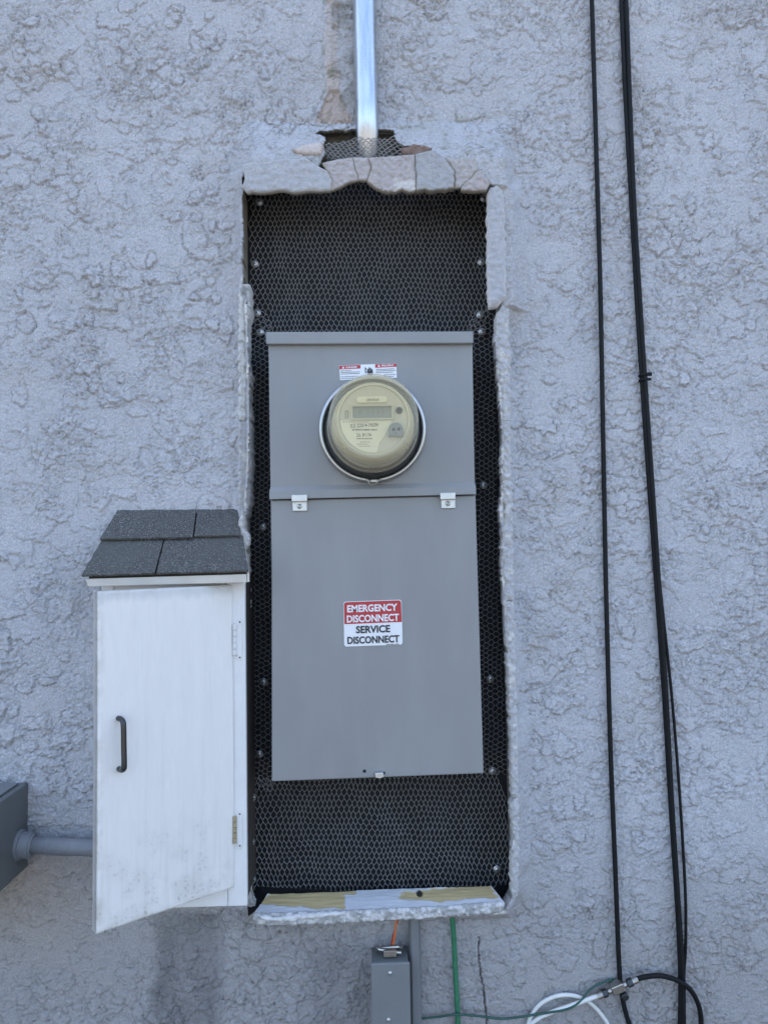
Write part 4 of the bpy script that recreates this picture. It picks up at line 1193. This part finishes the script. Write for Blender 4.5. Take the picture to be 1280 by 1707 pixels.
# door, ajar: hinged on the right, free edge towards the viewer
hp = np.array(at(388.5, 1230, CF - 0.001)); 
fd = 1.33 + CF
ft = at(388.5, 977.5, CF - 0.001); fbm_ = at(388.5, 1484, CF - 0.001)
Yfree = CF - 0.140
pf1, pf2 = at(160.5, 982.5, Yfree), at(160.5, 1553, Yfree)
dv = Vector((pf2.x + pf1.x - ft.x - fbm_.x, pf2.y + pf1.y - ft.y - fbm_.y, 0)) / 2
dn = Vector((dv.y, -dv.x, 0)).normalized()
if dn.y > 0: dn = -dn
print('door width', dv.length, 'angle', math.degrees(math.atan2(-dv.y, -dv.x)), 'hinge h', ft.z - fbm_.z, 'free h', pf1.z - pf2.z)
def door_grid():
    nu, nw = 110, 250
    z1, z0 = (ft.z + pf1.z) / 2, (fbm_.z + pf2.z) / 2
    V = []; cl = []
    base = Vector((ft.x, ft.y, 0))
    U, Wd = np.meshgrid(np.linspace(0, 1, nu), np.linspace(0, 1, nw))
    P = np.array(base)[None] + U.ravel()[:, None] * np.array(dv)[None]
    P[:, 2] = z0 + (z1 - z0) * Wd.ravel()
    px, py = proj(P)
    n1_ = fbm(U.ravel() * 5, Wd.ravel() * 11, 4, 201); n2_ = fbm(U.ravel() * 45, Wd.ravel() * 100, 3, 202); n3_ = fbm(U.ravel() * 12, Wd.ravel() * 3, 3, 203)
    c = np.tile(np.array([0.76, 0.745, 0.715])[None], (len(P), 1)) * (1 + 0.03 * n3_)[:, None]
    lowd = np.clip(1 - Wd.ravel() * 3.2, 0, 1)
    strk = fbm(U.ravel() * 26, Wd.ravel() * 2.2, 4, 204)
    gr = np.clip(0.5 * lowd * sstep(-0.15, 0.4, n1_) + 0.28 * sstep(0.05, 0.4, strk) * (0.35 + 0.65 * lowd), 0, 1)[:, None]
    c = c * (1 - gr) + np.array([0.56, 0.54, 0.49])[None] * gr
    ed = np.clip(np.maximum(1 - Wd.ravel() / 0.02, np.maximum((U.ravel() - 0.94) / 0.06, (Wd.ravel() - 0.972) / 0.028)), 0, 1)
    g2 = (0.45 * ed * sstep(-0.25, 0.25, n1_ + 0.3 * n2_))[:, None]
    c = c * (1 - g2) + np.array([0.45, 0.42, 0.36])[None] * g2
    topst = (sstep(0.955, 0.985, Wd.ravel() + 0.02 * n3_) * 0.4)[:, None]
    c = c * (1 - topst) + np.array([0.42, 0.46, 0.48])[None] * topst
    sp = (sstep(0.22, 0.40, n2_) * sstep(0.05, 0.3, n1_ + 0.25 * n3_ + 0.12 * lowd) * (lowd ** 0.8) * 0.40)[:, None]
    c = c * (1 - sp) + np.array([0.16, 0.15, 0.13])[None] * sp
    bow = 0.002 * np.sin(Wd.ravel() * 3.1) 
    ro = 0.0025
    du = np.minimum(U.ravel(), 1 - U.ravel()) * dv.length; dw = np.minimum(Wd.ravel(), 1 - Wd.ravel()) * (z1 - z0)
    dd = np.clip(np.minimum(du, dw) / ro, 0, 1)
    off = bow - ro * (1 - np.sqrt(1 - (1 - dd) ** 2))
    Pf = P + off[:, None] * np.array(dn)[None]
    th = 0.014
    V = list(map(tuple, Pf)); F = []
    for j in range(nw - 1):
        for i in range(nu - 1):
            a = j * nu + i; F.append((a, a + 1, a + nu + 1, a + nu))
    loop = [i for i in range(nu)] + [j * nu + nu - 1 for j in range(1, nw)] + [(nw - 1) * nu + i for i in range(nu - 2, -1, -1)] + [j * nu for j in range(nw - 2, 0, -1)]
    k0 = len(V)
    for i in loop: V.append(tuple(Pf[i] - th * np.array(dn)))
    for k in range(len(loop)):
        k2 = (k + 1) % len(loop); F.append((loop[k], loop[k2], k0 + k2, k0 + k))
    F.append(tuple(k0 + k for k in range(len(loop))))
    c = np.vstack([c, np.tile(np.array([[0.62, 0.62, 0.60]]), (len(loop), 1))])
    return obj('cabinet_door', V, F, 'white_paint', cab, smooth=True, colors=c)
DOOR = door_grid()
dp0 = (ft.x, ft.y, ft.z); dnn = (dn.x, dn.y, dn.z)
hA = on_plane(197, 1197, dp0, dnn); hB = on_plane(198, 1281, dp0, dnn)
pr = 0.020
shift = Vector((0.0, 0.0, 0.0))
A0, B0 = hA + dn * -0.002, hB + dn * -0.002
dz = Vector((0, 0, 1))
path = [A0, hA + dn * pr * 0.55, hA + dn * pr * 0.9 - dz * 0.003, hA + dn * pr - dz * 0.009, (hA + hB) / 2 + dn * pr, hB + dn * pr + dz * 0.009, hB + dn * pr * 0.9 + dz * 0.003, hB + dn * pr * 0.55, B0]
m = Mesh(); tube(m, spline(path, 6), 0.0040, 12); m.build('pull_handle', 'handle_metal', DOOR, smooth=True)
# hinges, painted over
for (y0, y1) in ((1032, 1100), (1352, 1414)):
    m = Mesh()
    prism_px(m, [(391, y0 + 9), (397, y0 + 6), (397, y0), (401, y0 - 2), (404, y0 + 6), (404, y1 - 6), (401, y1 + 2), (397, y1), (397, y1 - 7), (391, y1 - 10)], CF - 0.0022, CF - 0.0002)
    h = m.build('hinge_leaf', 'cabinet_white', cab, bevel=0.0006)
    a, b = at(391.5, y0 + 8, CF - 0.004), at(391.5, y1 - 8, CF - 0.004)
    m = Mesh(); n = 5
    for k in range(n):
        p0 = a + (b - a) * (k / n + 0.012); p1 = a + (b - a) * ((k + 1) / n - 0.012)
        tube(m, [p0, p1], 0.0032, 10)
    m.build('hinge_knuckle', 'hinge_brass' if y0 > 1200 else 'cabinet_white', h, smooth=False)
    for yy in (y0 + 5, y1 - 4):
        m = Mesh(); disc_px(m, 400, yy, 1.5, CF - 0.0026, 10); m.build('hinge_screw', 'cabinet_dark', h)
# roof
RB_L, RB_R = at(197, 852, -0.002), at(399, 850, -0.002)
EY = -0.118
RE_L, RE_R = at(137, 961, EY), at(414.5, 953, EY)
def rp3(u, w, lift=0.0):
    p = (RB_L * (1 - u) + RB_R * u) * (1 - w) + (RE_L * (1 - u) + RE_R * u) * w
    nn_ = (RE_L - RB_L).cross(RB_R - RB_L).normalized()
    if nn_.z < 0: nn_ = -nn_
    return p + nn_ * lift
m = Mesh(); hexa(m, [rp3(0.03, 0, -0.004), rp3(0.985, 0, -0.004), rp3(0.985, 0.97, -0.004), rp3(0.03, 0.97, -0.004)], [rp3(0.03, 0, -0.014), rp3(0.985, 0, -0.014), rp3(0.985, 0.97, -0.014), rp3(0.03, 0.97, -0.014)])
m.build('roof_deck', 'cabinet_dark', cab)
def shingle(u0, u1, w0, w1, l0, l1, seed):
    nu, nw = 46, 16; V = []; rs = np.random.RandomState(seed)
    for j in range(nw):
        for i in range(nu):
            t = i / (nu - 1); s_ = j / (nw - 1)
            u = u0 + (u1 - u0) * t; w = w0 + (w1 - w0) * s_
            w += 0.010 * float(fbm(u * 9, seed + s_, 2, seed)) * s_
            u += 0.006 * float(fbm(w * 14, seed, 2, seed + 1)) * (1 if i in (0, nu - 1) else 0)
            V.append(rp3(u, w, l0 + (l1 - l0) * s_ + 0.0014 * float(fbm(u * 8, w * 8, 2, seed + 2)) + rs.uniform(-.0003, .0003)))
    n = nu * nw; F = []
    for j in range(nw - 1):
        for i in range(nu - 1):
            a = j * nu + i; F.append((a, a + 1, a + nu + 1, a + nu))
    loop = [i for i in range(nu)] + [j * nu + nu - 1 for j in range(1, nw)] + [(nw - 1) * nu + i for i in range(nu - 2, -1, -1)] + [j * nu for j in range(nw - 2, 0, -1)]
    nn_ = (rp3(0, 0, 1) - rp3(0, 0, 0))
    for i in loop: V.append(V[i] - nn_ * 0.0035)
    for k in range(len(loop)):
        k2 = (k + 1) % len(loop); F.append((loop[k], loop[k2], n + k2, n + k))
    return obj('shingle', V, F, 'shingle', cab, smooth=False)
shingle(0.0, 0.435, 0.44, 1.0, 0.001, 0.003, 301)
shingle(0.447, 1.0, 0.44, 1.0, 0.001, 0.003, 302)
shingle(0.0, 0.645, 0.0, 0.50, 0.002, 0.0075, 303)
shingle(0.658, 0.985, 0.0, 0.48, 0.002, 0.0075, 304)
m = Mesh(); prism_px(m, [(142, 965), (411, 957), (411.5, 971), (147, 978)], EY + 0.004, EY + 0.016)
m.build('fascia', 'fascia_paint', cab, bevel=0.001)
m = Mesh()
fr = [at(412, 956, EY + 0.005), at(412.5, 970, EY + 0.005)]
e1, e2 = fr[0] + Vector((0.0035, 0, 0)), fr[1] + Vector((0.0035, 0, 0))
bk = [rp3(0.992, 0.25, -0.005), rp3(0.992, 0.25, -0.022)]
m.add([fr[0], fr[1], e1, e2, bk[0], bk[1], bk[0] + Vector((0.0035, 0, 0)), bk[1] + Vector((0.0035, 0, 0))],
      [(0, 1, 3, 2), (2, 3, 7, 6), (4, 6, 7, 5), (0, 4, 5, 1), (0, 2, 6, 4), (1, 5, 7, 3)])
m.build('rake_board', 'fascia_paint', cab)

# ------------------------------------------------------------------ dark junction box at the left edge and its pipe
bx1 = at(48, 1375, 0).x; bz1 = at(48, 1304, 0).z; bz0 = at(47, 1444, 0).z
JB = thing('junction_box', (bx1 - 0.13, 0, bz0), 'dark grey metal electrical box cut off by the left picture edge', 'electrical box')
m = Mesh(); box(m, bx1 - 0.26, bx1, -0.150, 0.0, bz0, bz1); m.build('box_body', 'box_paint', JB, bevel=0.002)
m = Mesh(); box(m, bx1 - 0.262, bx1 - 0.011, -0.152, -0.012, bz1 + 0.0006, bz1 + 0.0035); m.build('box_lid', 'raceway_paint', JB, bevel=0.001)
m = Mesh(); box(m, bx1 - 0.258, bx1 - 0.004, -0.156, -0.1515, bz0 + 0.004, bz1 - 0.004); m.build('box_cover', 'box_paint', JB, bevel=0.001)
PY_ = -0.034
pa, pb, pc_ = at(40, 1408, PY_), at(105, 1411, PY_), at(300, 1419, PY_)
PIPE = thing('side_conduit', (pa.x, PY_, pa.z), 'painted grey conduit running from the dark box behind the white cabinet', 'conduit')
m = Mesh(); tube(m, [pa, pb, pc_], 0.0135, 24); m.build('pipe', 'pipe_paint', PIPE, smooth=True)
dirp = (pb - pa).normalized()
m = Mesh()
q0 = Vector((bx1 - 0.002, PY_, pa.z)) 
tube(m, [q0, q0 + dirp * 0.006, q0 + dirp * 0.0065, q0 + dirp * 0.022, q0 + dirp * 0.0225, q0 + dirp * 0.025], [0.024, 0.024, 0.0205, 0.0205, 0.018, 0.0165], 24)
m.build('pipe_connector', 'pipe_paint', PIPE, smooth=False)
m = Mesh()
for k in range(9):
    q = pa + dirp * (0.040 + 0.0045 * k)
    tube(m, [q, q + dirp * 0.0022], 0.0141, 20)
m.build('pipe_thread', 'pipe_paint', PIPE)

# ------------------------------------------------------------------ raceway box below the niche, its wires and pipes
RY = -0.056
RW = thing('raceway_box', at(648, 1707, 0), 'narrow grey metal box with two cover screws below the niche', 'electrical box')
pxl = at(619, 1604, RY).x; pxr = at(682, 1604, RY).x; rz1 = at(650, 1605, RY).z
m = Mesh(); box(m, pxl + 0.001, pxr - 0.001, RY + 0.006, 0.0, 0.30, rz1 - 0.001); m.build('box_body', 'box_paint', RW, bevel=0.0015)
m = Mesh(); box(m, pxl - 0.001, pxr + 0.001, RY, RY + 0.0055, 0.30, rz1 - 0.0005); m.build('box_cover', 'raceway_paint', RW, bevel=0.002)
for (x, y) in ((650, 1622), (647.5, 1700)):
    p = at(x, y, RY)
    m = Mesh(); lathe(m, [(0.0034, 0.0005), (0.0034, -0.0008), (0.0024, -0.0018), (0, -0.0020)], p, 14); s_ = m.build('cover_screw', 'zinc', RW, smooth=True)
p = at(650, 1588, -0.026); p.z = rz1
m = Mesh()
tube(m, [p, p + Vector((0, 0, 0.008))], 0.012, 18)
tube(m, [p + Vector((-0.020, -0.004, 0.010)), p + Vector((0.017, -0.004, 0.012))], 0.0035, 8)
tube(m, [p + Vector((-0.020, -0.010, 0.012)), p + Vector((0.018, -0.012, 0.006))], 0.003, 8)
box(m, p.x - 0.011, p.x + 0.010, p.y - 0.017, p.y - 0.006, p.z + 0.002, p.z + 0.012)
for sx in (-0.020, 0.018): tube(m, [p + Vector((sx, -0.004, 0.006)), p + Vector((sx, -0.010, 0.016))], 0.0034, 8)
m.build('cable_clamp', 'nickel', RW, bevel=0.0004)
m = Mesh(); tube(m, spline([at(654, 1592, -0.024), at(655, 1575, -0.026), at(658, 1558, -0.030), at(661, 1530, -0.034)], 5), 0.0019, 8)
o = m.build('orange_wire', 'orange_jacket', None, smooth=True); tag(o, 'short orange wire rising from the narrow grey box to the sill', 'wire')
m = Mesh(); tube(m, spline([at(651, 1592, -0.022), at(652, 1575, -0.023), at(656, 1556, -0.026), at(665, 1530, -0.03)], 5), 0.0009, 8)
o = m.build('red_wire', 'red_print', None, smooth=True); tag(o, 'thin red wire beside the orange wire under the sill', 'wire')
ga, gb = at(690.5, 1525, -0.020), at(693.5, 1760, -0.020)
m = Mesh()
prof = []
for s_ in range(2):
    pass
hw, hd = 0.0095, 0.011
ring = [(-hw, hd), (-hw, -hd * 0.5), (-hw * 0.6, -hd), (hw * 0.6, -hd), (hw, -hd * 0.5), (hw, hd)]
hexa(m, [(ga.x + a, ga.y + b, ga.z) for a, b in ring], [(gb.x + a, gb.y + b, 0.30) for a, b in ring])
o = m.build('wall_raceway', 'raceway_paint', None, bevel=0.0012); tag(o, 'slim painted grey raceway strip right of the narrow grey box', 'raceway')
m = Mesh(); tube(m, spline([at(753, 1525, -0.022), at(756, 1560, -0.016), at(759, 1620, -0.012), at(762, 1680, -0.011), at(765, 1760, -0.011)], 6), 0.0043, 12)
o = m.build('green_cable', 'green_jacket', None, smooth=True); tag(o, 'thick green cable hanging straight down below the right end of the sill', 'cable')
m = Mesh(); tube(m, spline([at(702, 1698, -0.010), at(730, 1695, -0.012), at(762, 1691, -0.021), at(800, 1694, -0.012), at(840, 1698, -0.010), at(900, 1690, -0.016), at(945, 1682, -0.021), at(968, 1668, -0.020), at(982, 1650, -0.014), at(1003, 1638, -0.010), at(1022, 1632, -0.006)], 6), 0.0019, 8)
o = m.build('ground_wire', 'green_wire', None, smooth=True); tag(o, 'thin dark green wire running sideways across the thick green cable', 'wire')

# ------------------------------------------------------------------ cables on the right
def cable(name, pts, r, material, label, cat='cable', group=None, n=8):
    mm = Mesh(); tube(mm, spline([at(*p) for p in pts], n), r, 12)
    return tag(mm.build(name, material, None, smooth=True), label, cat, group)
cable('black_cable', [(982, -140, -0.011), (986, 0, -0.011), (993, 240, -0.010), (1000, 480, -0.011), (1006, 800, -0.010), (1010, 1000, -0.011), (1017, 1250, -0.010), (1025, 1450, -0.011), (1031, 1600, -0.011), (1035, 1650, -0.010), (1043, 1690, -0.010), (1060, 1740, -0.012)],
      0.0041, 'black_rubber', 'thin black cable running down the wall, nearest the niche')
cable('black_cable', [(1028, -140, -0.010), (1035, 0, -0.010), (1042, 160, -0.010), (1052, 340, -0.010), (1061, 500, -0.011), (1070, 640, -0.011), (1081, 800, -0.011), (1094, 980, -0.011), (1106, 1150, -0.010), (1118, 1350, -0.011), (1129, 1520, -0.011), (1134, 1640, -0.013), (1132, 1760, -0.012)],
      0.0042, 'black_rubber', 'black cable on the left of the tied bundle at right')
cable('black_cable', [(1034, -140, -0.013), (1043, 0, -0.013), (1049, 160, -0.014), (1056.5, 340, -0.015), (1066, 500, -0.015), (1075, 640, -0.015), (1086, 800, -0.015), (1098, 980, -0.015), (1109, 1150, -0.014), (1120, 1350, -0.014), (1131, 1520, -0.015), (1138, 1640, -0.017), (1137, 1760, -0.014)],
      0.0040, 'black_rubber', 'black cable in the middle of the tied bundle at right')
cable('black_cable', [(1082, 760, -0.013), (1092, 900, -0.010), (1102, 1000, -0.010), (1118, 1150, -0.010), (1129, 1280, -0.010), (1137, 1400, -0.010), (1142, 1500, -0.010), (1142, 1580, -0.010), (1139, 1640, -0.010), (1142, 1760, -0.010)],
      0.0025, 'black_rubber', 'thin black cable bowing out to the right of the tied bundle')
m = Mesh()
p = at(1072.5, 629, -0.0125)
for dzz in (0.004, -0.0045):
    pts = []
    for k in range(17):
        a = 2 * math.pi * k / 16
        pts.append((p.x + 0.0078 * math.cos(a), p.y + 0.0062 * math.sin(a), p.z + dzz + 0.0012 * math.cos(a)))
    tube(m, pts, 0.0022, 6)
box(m, p.x + 0.004, p.x + 0.0125, p.y - 0.007, p.y - 0.002, p.z + 0.0015, p.z + 0.0075)
box(m, p.x + 0.002, p.x + 0.0105, p.y - 0.0075, p.y - 0.003, p.z - 0.007, p.z - 0.0025)
o = m.build('cable_tie', 'black_rubber', None, bevel=0.0006); tag(o, 'black cable tie around the right hand cable bundle', 'cable tie')
cable('coax_cable', [(1050, 1636, -0.020), (1072, 1629, -0.020), (1097, 1626.5, -0.020), (1120, 1631, -0.022), (1140, 1641, -0.025), (1155, 1657, -0.020), (1165, 1680, -0.015), (1168, 1707, -0.012), (1168, 1750, -0.012)],
      0.0041, 'black_rubber', 'black coaxial cable curving right from the metal splice', 'cable')
cable('coax_cable', [(1002, 1658, -0.020), (985, 1664, -0.020), (955, 1675, -0.018), (920, 1687, -0.015), (895, 1699, -0.013), (880, 1715, -0.012), (872, 1750, -0.012)],
      0.0035, 'white_jacket', 'white coaxial cable running from the metal splice down to the left', 'cable')
cable('coax_cable', [(876, 1752, -0.009), (879, 1712, -0.009), (886, 1692, -0.009), (900, 1674, -0.009), (922, 1662, -0.010), (945, 1658.5, -0.011), (968, 1663, -0.011), (988, 1676, -0.011), (1004, 1694, -0.011), (1014, 1712, -0.011), (1022, 1750, -0.011)],
      0.0033, 'white_jacket', 'white coaxial cable looping over behind the other white one', 'cable')
SPL = thing('coax_splice', at(1026, 1647, -0.012), 'metal coaxial splice block joining the white and black cables', 'connector')
a, b = np.array(at(995, 1661, -0.020)), np.array(at(1062, 1632.5, -0.020))
dd = b - a; LL = np.linalg.norm(dd); dd = dd / LL
def seg(m, t0, t1, r, sides): tube(m, [a + dd * LL * t0, a + dd * LL * t1], r, sides)
for t0_, t1_ in ((0.0, 0.13), (0.87, 1.0)):
    m = Mesh(); seg(m, t0_, t1_, 0.0054, 14); m.build('ferrule', 'nickel', SPL, smooth=False)
for t0_, t1_ in ((0.13, 0.24), (0.75, 0.87)):
    m = Mesh(); seg(m, t0_, t1_, 0.0068, 6); m.build('hex_nut', 'handle_metal', SPL)
for t0_, t1_ in ((0.24, 0.40), (0.60, 0.75)):
    m = Mesh(); seg(m, t0_, t1_, 0.0046, 12); m.build('thread', 'nickel', SPL, smooth=True)
m = Mesh()
mid = a + dd * LL * 0.5; nx_ = np.array([-dd[2], 0, dd[0]])
fr = [mid + dd * sx * 0.011 + nx_ * sz * 0.007 + np.array([0, -0.0065, 0]) for sx, sz in ((-1, -1), (1, -1), (1, 1), (-1, 1))]
bk = [p_ + np.array([0, 0.019, 0]) for p_ in fr]
hexa(m, fr, bk); m.build('splice_block', 'nickel', SPL, bevel=0.0015)
m = Mesh(); p = at(1040, 1659, -0.013); lathe(m, [(0.0062, 0.004), (0.0062, -0.006), (0.004, -0.008), (0, -0.008)], p, 12)
m.build('ground_screw', 'handle_metal', SPL)
